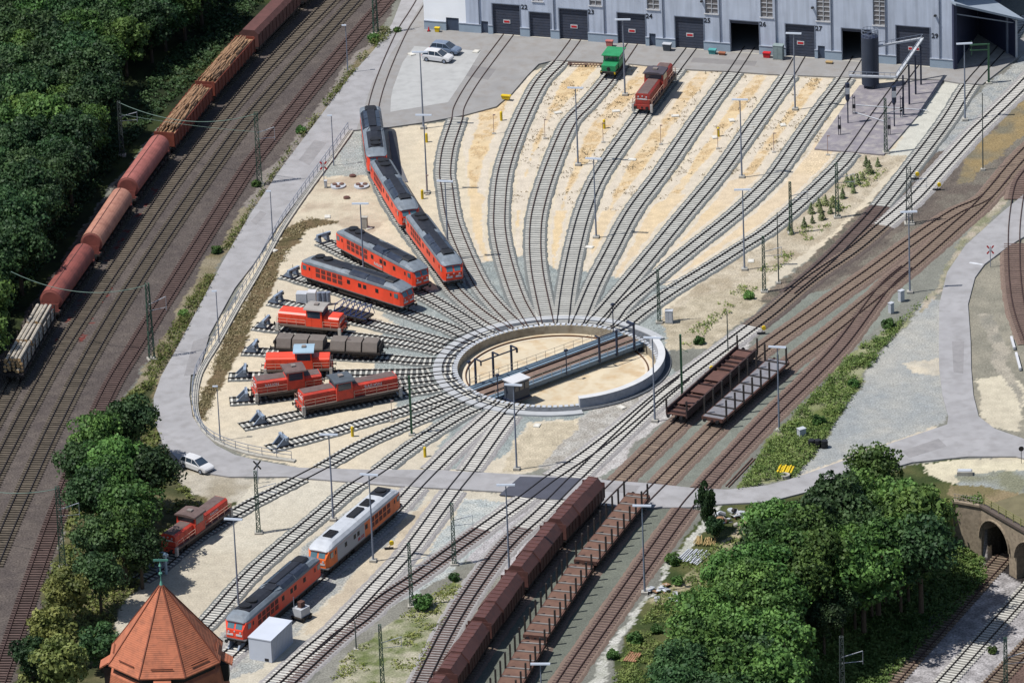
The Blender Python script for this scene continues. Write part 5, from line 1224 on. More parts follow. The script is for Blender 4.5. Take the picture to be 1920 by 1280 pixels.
def tree(seed, R, H, m, label, cat='tree', group=None, nb=46, nl=90, size=.19, name='broadleaf_tree'):
    r = thing(name, label, cat, (0,0,0), 0, group); hz = R*.95; zc = H - hz*1.05
    crown(seed, R, zc, hz*1.12, nb, nl, size, m, r)
    mb = MB(); mb.cyl((0,0,-.3), (0,0,H*.55), R*.07, 8, R*.045); rr_ = random.Random(seed)
    for q in range(6):
        a = q*1.05+rr_.random(); mb.cyl((0,0,H*.3+q*.06*H), (math.cos(a)*R*.55, math.sin(a)*R*.55, H*.62+q*.04*H), R*.032, 6, R*.012)
    mb.build('trunk', barkt, r); return r
woodL = 'broadleaf tree in the dense dark green wood along the left side of the railway'
woodR = 'broadleaf tree in the dense green grove at the lower right'
TP = [tree(11+i, 4.2, 10.5, LM[c], woodL, group='trees of the wood on the left', nb=50, nl=95) for i, c in enumerate(('green','dark','dark','green'))]
usedT = [False]*4
def place_tree(px, py, R, k_, label, group, H=None, z0=None):
    sc_ = R/4.2; hc = (10.5 - 4.2*.95*.92)*sc_
    q = G2(px, py, hc + (z0 or 0)); z = hgt(*q)
    if z < -.3: q = G2(px, py, hc + z); z = hgt(*q)
    if not usedT[k_]: r = TP[k_]; usedT[k_] = True; r.location = (q[0], q[1], z); r.scale = (sc_,)*3; r['label'] = label; r['group'] = group; r.rotation_euler = (0,0,random.random()*6); return r
    r = dup(TP[k_], (q[0], q[1], z), random.random()*6.28, label, group, sc_)
    if 'group' in r and group is None: del r['group']
    return r
def fill(poly, zc, sp, label, group, kinds, R0, R1):
    P = W(poly, zc); xs = [p[0] for p in P]; ys = [p[1] for p in P]; x = min(xs)
    row = 0; y = min(ys); cnt = 0
    while y < max(ys):
        x = min(xs) + (row % 2)*sp*.5
        while x < max(xs):
            xx = x + random.uniform(-.9,.9); yy = y + random.uniform(-.9,.9)
            if inpoly(np.array([xx]), np.array([yy]), P)[0]:
                R = random.uniform(R0, R1); k_ = random.choice(kinds); z = max(-3.0, min(0, hgt(xx, yy))); sc_ = (R - z*.25)/4.2; cnt += 1
                if not usedT[k_]: r = TP[k_]; usedT[k_] = True; r.location = (xx, yy, z); r.scale = (sc_,)*3; r['label'] = label; r['group'] = group
                else: dup(TP[k_], (xx, yy, z), random.random()*6.28, label, group, sc_)
            x += sp
        y += sp*.87; row += 1
    return cnt
fill([(-140,-110),(470,-110),(390,-30),(300,50),(240,95),(190,140),(175,230),(155,290),(105,325),(75,400),(50,450),(0,520),(-30,600),(-140,720)], 7, 5.6, woodL, 'trees of the wood on the left', [0,1,2,1], 3.5, 4.6)
fill([(1630,895),(1690,900),(1745,950),(1765,985),(1690,1010),(1600,1045),(1530,1095),(1475,1160),(1445,1250),(1440,1400),(1190,1400),(1240,1295),(1290,1195),(1308,1130),(1370,1068),(1425,1000),(1510,945),(1580,925)], 7, 4.7, woodR, 'trees of the grove at lower right', [0,3,0,2], 3.5, 4.4)
fill([(1520,1120),(1600,1055),(1690,1020),(1765,990),(1795,1010),(1720,1045),(1630,1075),(1560,1125),(1530,1150)], 3.2, 3.6, woodR, 'trees of the grove at lower right', [1,2,0], 1.9, 2.5)
_t = place_tree(1640, 880, 3.9, 0, 'tallest tree at the top of the grove, its crown overlapping the side road', None)
_t = place_tree(1320, 1250, 3.2, 3, 'tree at the lower left corner of the grove beside the rubbish slope', None)
cl = [(205,905,3.6,3,'hidden centre tree'),(230,1000,3.6,3,'tree between the front ones'),(150,870,3.2,1,'left edge tree'),(185,1075,2.9,1,'low front tree above the olive ones'),(180,815,3.3,0,'leftmost back tree'),(245,790,3.4,1,'rear one nearest the weedy verge'),(212,868,3.8,0,'middle tree'),(282,880,3.4,1,'rightmost tree, leaning over the sandy patch'),(170,925,3.5,2,'left middle tree'),(248,955,3.9,0,'front middle tree'),(185,1010,3.4,1,'front left tree'),(262,1025,3.0,2,'tree shading the lone red shunter')]
for px, py, R, k_, lb in cl: place_tree(px, py, R*1.12, k_, 'tall dark tree in the road bend clump, '+lb, 'clump of trees inside the road bend')
ol = tree(31, 3.0, 7.0, LM['olive'], 'x', group='olive green trees at the lower left edge', nb=40, nl=90, size=.17)
for i, (px, py, s, lb) in enumerate(((125,1110,1.05,'farthest of three'),(95,1180,1.1,'middle of three'),(115,1245,1.2,'nearest of three, beside the tiled tower roof'))):
    q = G2(px, py, 4.2*s); L_ = 'yellowish olive tree at the lower left, '+lb
    if i == 0: ol['label'] = L_; ol.location = (q[0], q[1], 0); ol.scale = (s,)*3
    else: dup(ol, (q[0], q[1], 0), i*2.0, L_, None, s)
dk = tree(32, 2.6, 5.5, LM['dark'], 'dark green tree left of the olive trees at the bottom left edge', nb=34, nl=80, size=.17); q = G2(58,1230,3); dk.location = (q[0], q[1], 0)
o = dup(dk, (*G2(190,1215,3), 0), 1, 'dark green tree right of the olive trees, behind the tiled tower'); o.scale = (1.1,)*3
o = dup(dk, (*G2(1325,950,3.5), 0), 2, 'slender dark green tree standing alone at the road edge by the empty track'); o.scale = (.52,.52,1.25)
o = dup(dk, (*G2(1340,985,2), 0), 3, 'small round dark tree at the foot of the slender roadside tree'); o.scale = (.5,.5,.6)
# bushes
bu = tree(41, 1.5, 2.0, LM['green'], 'round green bush beside the green mast below the orange diesel', 'bush', nb=22, nl=60, size=.13, name='bush'); bu.location = (*G2(793,1140,0), 0); bu['group'] = 'bushes'
for px, py, s, lb in ((852,1083,.55,'small bush at the foot of the mast left of the brown wagons'),(1262,1052,.75,'dark bush left of the white plank pile'),(1150,1228,.62,'dark bush on the pale path at the bottom'),(1190,1200,.8,'green bush at the lower end of the rubbish slope'),(1270,1090,.6,'small bush between path and plank pile'),(700,75,.7,'bush on the verge at the very top'),(745,58,.5,'small shrub beside the mast at the top'),(350,970,.8,'green bush between car and lone shunter'),(385,985,.7,'low bush right beside the lone red shunter'),(1232,1180,.6,'green bush beside the dark slab'),(1665,610,.7,'shrub on the green strip by the gravel lot'),(1600,720,.6,'shrub in the middle of the green strip'),(1535,790,.7,'shrub at the lower green strip above the white box'),(1860,1120,.5,'weedy bush beside the bridge pier'),(565,245,.6,'bush on the verge beside the rear diesel'),(480,345,.55,'bush at the foot of the verge mast'),(405,470,.6,'bush halfway along the verge'),(345,590,.6,'bush at the lower verge near the mast'),(1405,555,.6,'yellow green shrub left of the slim mast'),(1310,640,.6,'green shrub right of the white cabinet')):
    q = G2(px, py, .3); dup(bu, (q[0], q[1], hgt(*q)-.1), random.random()*6, lb, 'bushes', s)
fir = thing('young_fir', 'x', 'fir', (0,0,0), 0, 'little firs between fan and dark tracks')
r_ = np.random.RandomState(5); u = r_.rand(420); a_ = r_.rand(420)*6.28; hgt_ = u**1.2*1.5; rad = (1.5-hgt_)*.38*r_.uniform(.4,1.1,420)
C = np.c_[np.cos(a_)*rad, np.sin(a_)*rad, hgt_+.1]; Nn = np.c_[np.cos(a_)*.5, np.sin(a_)*.5, np.full(420,.8)]; quads(C, Nn/np.linalg.norm(Nn,axis=1)[:,None], r_.uniform(.05,.11,420), 'crown', LM['fir'], fir); MB().cyl((0,0,0),(0,0,1.3),.05,6,.02).build('trunk', barkt, fir)
fp = [(1508,425,1.1),(1521,400,1.2),(1523,418,.9),(1538,398,1.1),(1541,412,1.3),(1548,385,1.2),(1557,400,1),(1562,388,1.3),(1572,395,1.1),(1480,432,.9),(1484,440,.8),(1596,350,1.3),(1608,345,1.2),(1618,338,1),(1630,325,1.5),(1624,312,1.2),(1600,362,1),(1580,372,1.2),(1535,385,.9),(1588,340,.9),(1646,312,1)]
for i, (px, py, s) in enumerate(fp):
    q = G2(px, py, 0); lb = 'young fir in the scattered row of little firs below the wash pad'
    if i == 0: fir['label'] = lb; fir.location = (q[0], q[1], 0); fir.scale = (s*.8,)*3
    else: dup(fir, (q[0], q[1], 0), i, lb, None, s*.8)
# ground cover
def weeds(name, polys, dens, h, m, label, thr=.45, seed=1, sz=.12, z=0):
    C = []; Nn = []; S = []
    for poly in polys:
        P = W(poly, z); xs = [p[0] for p in P]; ys = [p[1] for p in P]; n_ = int((max(xs)-min(xs))*(max(ys)-min(ys))*dens)
        x = rng.uniform(min(xs), max(xs), n_); y = rng.uniform(min(ys), max(ys), n_); k_ = inpoly(x, y, P) & (fbm(x, y, 3.2, 60+seed) > thr); x = x[k_]; y = y[k_]
        zz = np.array([hgt(a, b) for a, b in zip(x, y)]); hh = fbm(x, y, 2.5, 80+seed)
        for q in range(4): C.append(np.c_[x+rng.randn(len(x))*.16, y+rng.randn(len(x))*.16, zz+rng.rand(len(x))*h*hh*1.6]); nn_ = rng.randn(len(x),3)*.6+np.array([0,0,.8]); Nn.append(nn_/np.linalg.norm(nn_,axis=1)[:,None]); S.append(rng.uniform(.6,1.3,len(x))*sz)
    return tag(quads(np.vstack(C), np.vstack(Nn), np.concatenate(S), name, m), label, 'weeds', kind='stuff')
verge = [(715,52),(740,62),(700,98),(658,145),(592,228),(527,312),(472,396),(417,492),(372,577),(330,652),(300,702),(262,745),(246,742),(300,650),(350,572),(408,478),(468,392),(545,280),(630,165)]
weeds('verge_weeds', [verge], 16, .8, LM['weed'], 'yellow green weeds and scrub on the verge between main line and road', .40, 1, .10)
weeds('strip_weeds', [[(1690,600),(1745,555),(1710,585),(1650,665),(1585,765),(1520,860),(1485,905),(1385,918),(1440,830),(1520,745),(1600,660)]], 20, .7, LM['weed2'], 'green weeds on the strip beside the gravel lot', .40, 3, .10)
weeds('slope_scrub', [[(1440,1380),(1520,1210),(1590,1110),(1680,1050),(1770,1005),(1838,985),(1850,1050),(1800,1100),(1700,1200),(1640,1270),(1600,1360)]], 22, .9, LM['weed2'], 'green scrub on the embankment of the cutting', .22, 4, .13, z=-4)
weeds('grove_undergrowth', [[(1260,1060),(1400,1000),(1400,1100),(1330,1160),(1250,1250),(1230,1340),(1120,1340),(1180,1200),(1230,1130)]], 14, .6, LM['weed2'], 'weeds between the rubbish piles at the lower right', .42, 5, .09)
weeds('grove_floor', [[(1480,1060),(1620,1000),(1760,990),(1790,1000),(1700,1035),(1620,1065),(1550,1120),(1510,1200),(1490,1340),(1440,1340),(1465,1180)]], 12, 1.0, LM['dark'], 'undergrowth right of the grove trees, its shade put into dark leaves', .25, 12, .15, z=-1.5)  # dark leaf colour stands in for the deep shade beside the grove
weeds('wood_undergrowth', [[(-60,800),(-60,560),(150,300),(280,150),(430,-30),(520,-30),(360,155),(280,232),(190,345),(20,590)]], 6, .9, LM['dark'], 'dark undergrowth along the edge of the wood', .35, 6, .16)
weeds('clump_undergrowth', [[(232,745),(290,705),(292,800),(312,838),(330,900),(400,960),(300,1055),(240,1130),(180,1200),(20,1340),(60,1180),(118,1000),(160,870)]], 6, .7, LM['olive'], 'olive undergrowth below the trees in the road bend', .42, 7, .15)
weeds('island_weeds', [[(850,1085),(868,1095),(830,1170),(770,1290),(750,1340),(590,1340),(640,1240),(700,1190),(790,1130)]], 8, .3, LM['weed'], 'low weeds on the pale patch between the lower tracks', .48, 8, .1)
weeds('fir_weeds', [[(1470,470),(1520,390),(1600,330),(1650,300),(1660,320),(1570,410),(1500,470),(1400,560),(1290,650),(1270,640),(1380,540)]], 6, .35, LM['weed'], 'patchy weeds around the little firs', .5, 9, .1)
weeds('fan_weeds', [[(945,240),(1000,150),(1150,120),(1590,150),(1530,275),(1180,395),(960,395)]], 1.6, .16, LM['dry'], 'dry tufts on the orange sand between the fan tracks', .52, 10, .08)
weeds('drain_weeds', [[(575,409),(640,416),(600,424),(572,432),(545,470),(520,520),(490,565),(462,620),(435,680),(405,740),(388,790),(370,782),(376,735),(398,680),(428,615),(468,545),(505,475),(535,432)]], 7, .25, LM['dry'], 'dry brown weeds in the drainage strip', .4, 11, .09)
# ------------------------------------------------------------------ tiled tower at lower left
tz = 21.0; tc = G2(311,1226,tz); RT = 6.55
tow = thing('water_tower', 'octagonal tower with a steep orange tiled roof and green copper finial', 'tower', (tc[0], tc[1], 0), R_(-2))
def tilemat():
    m = mat('clay roof tiles', A(204,122,88), .8, .13, .7, dirt=A(148,92,70), dirt_amt=.7); n = m.node_tree.nodes; l = m.node_tree.links
    wv = n.new('ShaderNodeTexWave'); wv.bands_direction = 'Z'; wv.inputs['Scale'].default_value = 1.7; wv.inputs['Distortion'].default_value = .3; g_ = [q for q in n if q.type == 'NEW_GEOMETRY'][0]; l.new(g_.outputs['Position'], wv.inputs['Vector'])
    bp = n.new('ShaderNodeBump'); bp.inputs['Strength'].default_value = .35; bp.inputs['Distance'].default_value = .05; l.new(wv.outputs[0], bp.inputs['Height']); l.new(bp.outputs[0], n['Principled BSDF'].inputs['Normal']); return m
tm = tilemat(); ridge = mat('dark hip tiles', A(150,84,62), .8, .15, 2); ph = [R_(22.5+45*i) for i in range(8)]
def octr(R, z): return [(R*math.cos(a), R*math.sin(a), z) for a in ph]
b = MB(); b.loft([octr(RT, tz), octr(RT, tz+.12), octr(RT*.93, tz+.62), octr(.18, tz+8.3)]); rf = b.build('roof', tm, tow)
b = MB()
for a in ph:
    b.beam((RT*.93*math.cos(a), RT*.93*math.sin(a), tz+.66), (.18*math.cos(a), .18*math.sin(a), tz+8.33), .13); b.beam((RT*math.cos(a), RT*math.sin(a), tz+.15), (RT*.93*math.cos(a), RT*.93*math.sin(a), tz+.66), .13)
b.build('hip', ridge, rf)
b = MB()
for k_ in range(8):
    a = R_(45*k_); am = RT*.924*math.cos(R_(22.5)); c_, s_ = math.cos(a), math.sin(a); x, y = am*c_, am*s_
    b.beam((x - s_*1.2, y + c_*1.2, tz+.95), (x + s_*1.2, y - c_*1.2, tz+.95), .07, .16)
b.build_each('snow_guard', ridge, rf)
cu = mat('green copper', A(110,176,158), .6, .12, 2)
b = MB(); b.cyl((0,0,tz+8.1),(0,0,tz+8.8),.28,12,.08); b.cyl((0,0,tz+8.8),(0,0,tz+10.6),.06,8); b.cyl((0,0,tz+9.6),(0,0,tz+9.8),.2,10,.2); b.cyl((0,0,tz+10.6),(0,0,tz+11.0),.18,10,.02); b.build('finial', cu, tow)
b = MB(); b.beam((0,0,tz+11.0),(-.1,0,tz+11.5),.04); b.beam((-.7,0,tz+11.3),(.9,0,tz+11.25),.06,.22); b.build('weather_vane', cu, tow)
b = MB(); b.loft([octr(RT*.90, tz-.75), octr(RT*.90, tz-.02)]); b.build('eave_band', black, tow)  # plain black octagonal band between eave and lower roof
b = MB(); b.loft([octr(RT*1.12, tz-6.5), octr(RT*.97, tz-1.0), octr(RT*.90, tz-.76)]); lr = b.build('lower_roof', tm, tow)
b = MB(); b.loft([octr(RT*.96, 0), octr(RT*.96, tz-6.5)]); b.build('wall', mat('tower brick', A(176,110,84), .9, .12, 1.5), tow)
for k_ in (0, 2, 4, 6):
    a = R_(45*k_ + (0)); T_ = Matrix.Rotation(a, 4, 'Z'); b = MB(T_)
    b.loft([[(x, -.95, z-.18), (x, .95, z-.18), (x, .95, z), (x, -.95, z)] for x, z in ((RT*.84, tz+.10), (RT*1.10, tz-.95))]); d_ = b.build('dormer', tm, tow)
    b = MB(T_); b.box(RT*.86, RT*1.03, -.8, .8, tz-3.0, tz-.9 if False else tz-1.05); b.build('dormer_front', black, d_)
# ------------------------------------------------------------------ white container box
def box_from(name, label, cat, pa, pb, pc, h, m, z=.0, roofm=None, lid=.12):
    a_ = Vector(G2(*pa, z)); b_ = Vector(G2(*pb, z)); c_ = Vector(G2(*pc, z)); d1 = b_-a_; ang = math.atan2(d1.y, d1.x); Lx = d1.length; n_ = Vector((-d1.y, d1.x)).normalized(); Ly = (c_-b_).dot(n_)
    r = thing(name, label, cat, (a_.x, a_.y, z), ang); MB().box(0, Lx, 0, Ly, 0, h).build('wall', m, r); MB().box(-.06, Lx+.06, -.06, Ly+.06, h+.002, h+lid).build('roof', roofm or m, r); return r, Lx, Ly
cb_, Lx, Ly = box_from('container_box', 'white windowless container box beside the red diesel at the bottom', 'container', (468,1235), (510,1242), (555,1205), 2.75, mat('white cladding', A(226,232,244), .5, .05, .5))
mb = MB()
for q in range(14): mb.box(Lx+.003, Lx+.03, .2+q*Ly/14.5, .28+q*Ly/14.5, .1, 2.7)
mb.build('wall_rib', white, cb_); MB().box(Lx-.9, Lx-.4, -.03, -.003, .1, .45).build('vent', black, cb_)
# ------------------------------------------------------------------ stone bridge over the cutting
ba = math.atan2(wd.y, wd.x); wnv = np.array([wn.x, wn.y, 0])
def WP(px, py):
    d = FW*FPX + CR*(px-960) - CU*(py-640); t = ((WB.x-CP[0])*wnv[0] + (WB.y-CP[1])*wnv[1]) / (d@wnv); q = CP + d*t
    return ((q[0]-WB.x)*wd.x + (q[1]-WB.y)*wd.y, q[2])
sb = thing('stone_bridge', 'old stone bridge with dark round arches over the railway cutting', 'bridge', (WB.x, WB.y, 0), ba)
stm = mat('old stone', A(176,160,138), .95, .16, 1.1, dirt=A(120,108,92), dirt_amt=.7)
u0, zb = WP(1840,1000); u1 = WP(1892,1020)[0]; zt1 = WP(1860,977)[1]; u2 = WP(1906,1060)[0]; zt2 = WP(1928,1018)[1]; u3 = u2 + (u1-u0)
into = -1 if (Matrix.Rotation(ba, 4, 'Z') @ Vector((0,1,0))).xy.dot(wn) > 0 else 1
def wy(a, b): return (min(a*into, b*into), max(a*into, b*into))
def archwall(mb, spans, x0, x1, top, bot, d0, d1):
    x = x0; y_ = wy(d0, d1)
    for a, b, zt in spans:
        mb.box(x, a, y_[0], y_[1], bot, top); N_ = 18; r = (b-a)/2
        for q in range(N_):
            xa = a+(b-a)*q/N_; xm = a+(b-a)*(q+.5)/N_; zz = zt - r*1.0 + r*1.0*math.sqrt(max(0, 1-((xm-(a+b)/2)/r)**2)); mb.box(xa, a+(b-a)*(q+1)/N_, y_[0], y_[1], zz, top)
        x = b
    mb.box(x, x1, y_[0], y_[1], bot, top)
mb = MB(); archwall(mb, [(u0,u1,zt1),(u2,u3,zt2)], 0, 30, -.05, -9, 0, 13.2); mb.build('arch_wall', stm, sb)
mb = MB(); y_ = wy(-.22, .55); mb.box(-.1, 30, y_[0], y_[1], .0, .3); mb.build('coping', mat('dark coping', A(104,92,84), .9, .15, 1), sb)
mb = MB(); y_ = wy(-.02, 14); mb.box(0, 30, y_[0], y_[1], -.045, .06); mb.build('deck', mat('deck soil', A(128,120,90), .95, .15, .8), sb)
mb = MB()
for (a, b, zt) in ((u0,u1,zt1),(u2,u3,zt2)):
    r = (b-a)/2+.22; c0 = (a+b)/2; pv_ = None
    for q in range(17):
        t_ = math.pi*q/16; p_ = (c0 - r*math.cos(t_), -into*.0, zt - (b-a)/2 + r*math.sin(t_))
        if pv_: mb.beam((pv_[0], -.06*into, pv_[2]), (p_[0], -.06*into, p_[2]), .12, .4, up=(0,1,0))
        pv_ = p_
mb.build('arch_ring', stm, sb)
# wing wall
wl = (WB-WA); LW = wl.length; wa2 = math.atan2(wl.y, wl.x) - ba
T_ = Matrix.Rotation(-ba, 4, 'Z') @ Matrix.Translation(((WA-WB).x, (WA-WB).y, 0)) @ Matrix.Rotation(math.atan2(wl.y, wl.x), 4, 'Z')
mb = MB(T_); mb.box(0, LW, -.02, 1.2, -9, -.06); mb.box(-.1, LW, -.2, .5, .0, .26, 0); mb.build('wing_wall', stm, sb)
rl = mat('olive railing', A(150,150,96), .7, .12, 1)
mb = MB(); y_ = .25*into
for q in range(20): x = .3+q*1.5; mb.box(x-.05, x+.05, y_-.05, y_+.05, .3, 1.75 if q == 0 else 1.35)
for zz in (.6, .95, 1.28): mb.box(.3, 29, y_-.03, y_+.03, zz, zz+.07)
mb.build('railing', rl, sb)
mb = MB(T_)
for q in range(7): x = q*LW/7+.2; mb.box(x-.03, x+.03, .1, .16, .26, 1.1)
for zz in (.65, 1.05): mb.box(0, LW, .11, .15, zz, zz+.04)
mb.build('railing', mat('grey railing', A(170,160,150), .7), sb)
# ------------------------------------------------------------------ road railing
def railing(name, pts, label, m, h=1.05, sp=2.0, closed_end=True):
    P = catmull(W(pts, .2), .5); b0_ = P[0]; r = thing(name, label, 'railing', (b0_[0], b0_[1], .2)); s = 0
    mb = MB()
    for zz in (h, h*.55):
        for a, b in zip(P[:-2:2], P[2::2]): mb.beam((a[0]-b0_[0], a[1]-b0_[1], zz), (b[0]-b0_[0], b[1]-b0_[1], zz), .06)
    mb.build('rail', m, r); st = int(sp/.5)
    me_ = None
    for j in range(0, len(P), st):
        if me_ is None: o = MB().box(-.035,.035,-.035,.035,-.25,h).build('post', m, r); me_ = o.data
        else: o = bpy.data.objects.new('post', me_); COL.objects.link(o); o.parent = r
        o.location = (P[j][0]-b0_[0], P[j][1]-b0_[1], 0)
    return P
RP = [(653,243),(620,290),(597,321),(560,372),(520,432),(480,506),(440,573),(402,642),(378,680),(366,706),(361,740),(364,778),(382,810),(416,832),(475,850),(550,861)]
railing('road_railing', RP, 'long steel railing following the inner edge of the curving service road', galv)
k_ = catmull(W([(x+5, y+2) for x, y in RP], .2), 1.0); mb = MB(); rings = []
tn_ = np.gradient(k_, axis=0); tn_ /= np.linalg.norm(tn_, axis=1)[:, None]
for p_, t_ in zip(k_, tn_): n_ = (t_[1], -t_[0]); n_ = (-n_[0], -n_[1]); rings.append([(p_[0]-n_[0]*.35, p_[1]-n_[1]*.35, -.1), (p_[0]+n_[0]*.35, p_[1]+n_[1]*.35, -.1), (p_[0]+n_[0]*.35, p_[1]+n_[1]*.35, .23), (p_[0]-n_[0]*.35, p_[1]-n_[1]*.35, .23)])
mb.loft(rings); tag(mb.build('kerb', cgrey), kind='structure')
# ------------------------------------------------------------------ cars
def car(label, pa, pb, m, L=4.5, suv=True, h=1.6, glassm=None):
    a_ = Vector(G2(*pa, .2)); b_ = Vector(G2(*pb, .2)); d = b_-a_; ang = math.atan2(d.y, d.x); c_ = (a_+b_)/2; k_ = L/4.5; hh = h/1.6
    z0 = .2 if inpoly(np.array([c_.x]), np.array([c_.y]), APRON_W)[0] else .05
    r = thing('car', label, 'car', (c_.x, c_.y, z0), ang); r.scale = (k_, 1, hh)
    st = [(-2.25,.72,.45,.85),(-2.1,.86,.32,1.02),(-1.2,.9,.3,1.05),(.9,.9,.3,1.02),(1.6,.88,.3,.95),(2.1,.82,.34,.82),(2.25,.68,.45,.68)]
    b = MB(); b.loft([[(x,-w_,z),(x,w_,z),(x,w_,zt-.18),(x,w_*.93,zt),(x,-w_*.93,zt),(x,-w_,zt-.18)] for x, w_, z, zt in st]); bo = b.build('body', m, r)
    b = MB(); xs = [(-2.05,1.0),(-1.65,1.5),(.1,1.6),(.35,1.56),(1.15,1.0)] if suv else [(-2.1,1.0),(-1.8,1.46),(.1,1.55),(.3,1.5),(1.2,.98)]
    prof = [(-2.08,.98),(-1.75,1.5),(-1.2,1.6),(.0,1.6),(.3,1.55),(1.2,.98)]
    rings = []
    for x, z in prof: rings.append([(x,-.86+(z-1)*.28,z),(x,.86-(z-1)*.28,z),(x,.82,.95),(x,-.82,.95)])
    b.loft(rings); ro = b.build('cabin', glass, bo)
    b = MB(); b.loft([[(x,-.68,z),(x,.68,z),(x,.64,z+.05),(x,-.64,z+.05)] for x, z in ((-1.8,1.50),(-1.2,1.60),(.0,1.60),(.28,1.555))]); 
    for s in (-1, 1):
        for x in (-1.05, -.1): b.beam((x,s*.83,1.0),(x,s*.70,1.6),.07)
        b.beam((-2.05,s*.84,1.0),(-1.72,s*.70,1.53),.1); b.beam((1.18,s*.84,1.0),(.27,s*.70,1.57),.06)
    b.build('roof', m, bo)
    for x in (-1.38, 1.38):
        for s in (-1, 1):
            wh = MB().cyl((x,s*.72,.34),(x,s*.93,.34),.34,16).build('wheel', black, r); MB().cyl((x,s*.931,.34),(x,s*.94,.34),.21,12).build('rim', galv, wh)
    b = MB()
    for s in (-1, 1): b.box(2.12,2.2,min(s*.5,s*.76),max(s*.5,s*.76),.6,.74)
    b.build_each('headlight', offw, bo)
    b = MB()
    for s in (-1, 1): b.box(-2.2,-2.1,min(s*.55,s*.8),max(s*.55,s*.8),.7,.95)
    b.build_each('tail_light', signr, bo)
car('white compact off roader parked on the apron, nearest the lamp post', (805,112), (837,116), white)
car('blue grey car parked just behind the white one on the apron', (820,97.5), (852,101.5), mat('blue grey car paint', A(120,138,164), .35, .05, 1, spec=.6))
car('white estate car parked at the road bend near the big trees', (354,871), (385,882), white, L=4.7, h=1.5)
# ------------------------------------------------------------------ small things
def simple(name, label, cat, px, py, z=.0, rz=0, group=None): q = G2(px, py, z); return thing(name, label, cat, (q[0], q[1], z), rz, group)
y0_ = None
for px, py, tail in ((940,226,'at the edge of the apron near the first fan track'),(800,267,'below the far apron lamp post'),(792,373,'right of the coupled diesels'),(1133,241,'in the orange sand left of the red shunter on the fan'),(1347,256,'on the sand below gate 26'),(661,818,'between the lower stub tracks'),(797,856,'just above the service road')):
    lb = 'yellow marker post ' + tail; q = G2(px, py, 0)
    if y0_ is None: y0_ = thing('marker_post', lb, 'post', (q[0], q[1], 0), 0, 'yellow marker posts'); MB().cyl((0,0,-.1),(0,0,1.25),.19,12).build('pipe', yel, y0_); MB().cyl((0,0,1.25),(0,0,1.36),.19,12,.1).build('cap', yel, y0_)
    else: dup(y0_, (q[0], q[1], 0), 0, lb)
p0_ = None; rp_ = mat('weathered pink post', A(190,160,150), .7)
for px, py, tail in ((926,251,'left of the first marker post'),(1022,260,'between first and second sand fingers'),(1131,267,'below the marker post near the red shunter'),(1239,271,'on the sand right of the red shunter'),(1346,279,'below the marker post under gate 26'),(1451,286,'on the pale sand near the sixth fan track'),(1552,291,'at the lower left corner of the wash pad'),(801,365,'at the lamp right of the diesels'),(735,790,'among the lower stub tracks'),(654,672,'in front of the lidded wagon')):
    lb = 'thin pale signal post ' + tail; q = G2(px, py, 0)
    if p0_ is None: p0_ = thing('signal_post', lb, 'post', (q[0], q[1], 0), 0, 'thin signal posts'); MB().cyl((0,0,0),(0,0,2.9),.045,6).build('pole', rp_, p0_); MB().box(-.25,.25,-.25,.25,-.05,.12).build('foundation', cgrey, p0_); MB().box(-.05,.3,-.05,.05,2.75,2.9).build('lamp_head', rp_, p0_)
    else: dup(p0_, (q[0], q[1], 0), 0, lb)
c0_ = None
for px, py, w_, d_, tail in ((890,470,1,1,''),): pass
slabs = [(1046,212),(1155,209),(1266,218),(1372,226),(1468,235),(1105,464),(1408,490),(614,407),(512,470),(1165,764),(1007,798),(690,428),(893,100),(709,101),(772,105),(1340,258),(1185,300)]
for i, (px, py) in enumerate(slabs):
    q = G2(px, py, 0); lb = 'small pale concrete cable cover lying flat in the yard'
    zz = .21 if inpoly(np.array([q[0]]), np.array([q[1]]), APRON_W)[0] else 0
    if c0_ is None: c0_ = thing('cable_cover', lb, 'concrete cover', (q[0], q[1], zz), .3, 'flat concrete cable covers'); MB().box(-.55,.55,-.4,.4,-.05,.12).build('slab', mat('pale cover', A(226,222,210), .9, .08, 2), c0_); MB().box(-.4,.4,-.27,.27,.122,.14).build('lid', mat('pale lid', A(236,232,222), .9), c0_)
    else: dup(c0_, (q[0], q[1], zz), random.random()*3, lb)
lidm = mat('brown lid', A(124,92,80), .8, .15, 2)
for px, py, lb, big in ((634,350,'left pale concrete disc carrying three brown shaft lids',1),(678,350,'right pale concrete disc carrying three brown shaft lids',1),(661,331,'single brown shaft lid above the two pale discs',0),(650,372,'single brown shaft lid below the two pale discs',0)):
    r = simple('shaft_cover', lb, 'shaft cover', px, py)
    MB().cyl((0,0,-.1),(0,0,.22),1.05 if big else .45,24).build('disc', offw if big else lidm, r)
    if big:
        for q in range(3): a = q*2.09+.5; MB().cyl((math.cos(a)*.55,math.sin(a)*.55,.22),(math.cos(a)*.55,math.sin(a)*.55,.36),.33,14).build('lid', lidm, r)
    else: MB().cyl((0,0,.22),(0,0,.28),.3,14).build('lid', rustp, r)
def cabinet(px, py, w_, d_, h, label, m=None, rz=R_(-10), name='cabinet', cat='cabinet', z=0):
    r = simple(name, label, cat, px, py, z, rz); m = m or offw
    MB().box(-w_/2,w_/2,-d_/2,d_/2,.12,h).build('body', m, r); MB().box(-w_/2-.05,w_/2+.05,-d_/2-.05,d_/2+.05,h+.002,h+.08).build('roof', m, r); MB().box(-w_/2-.03,w_/2+.03,-d_/2-.03,d_/2+.03,-.1,.118).build('plinth', cgrey, r)
    MB().box(-w_/2+.06,-.02,-d_/2-.02,-d_/2-.001,.2,h-.08).build('door', m, r); MB().box(.02,w_/2-.06,-d_/2-.02,-d_/2-.001,.2,h-.08).build('door', m, r); return r
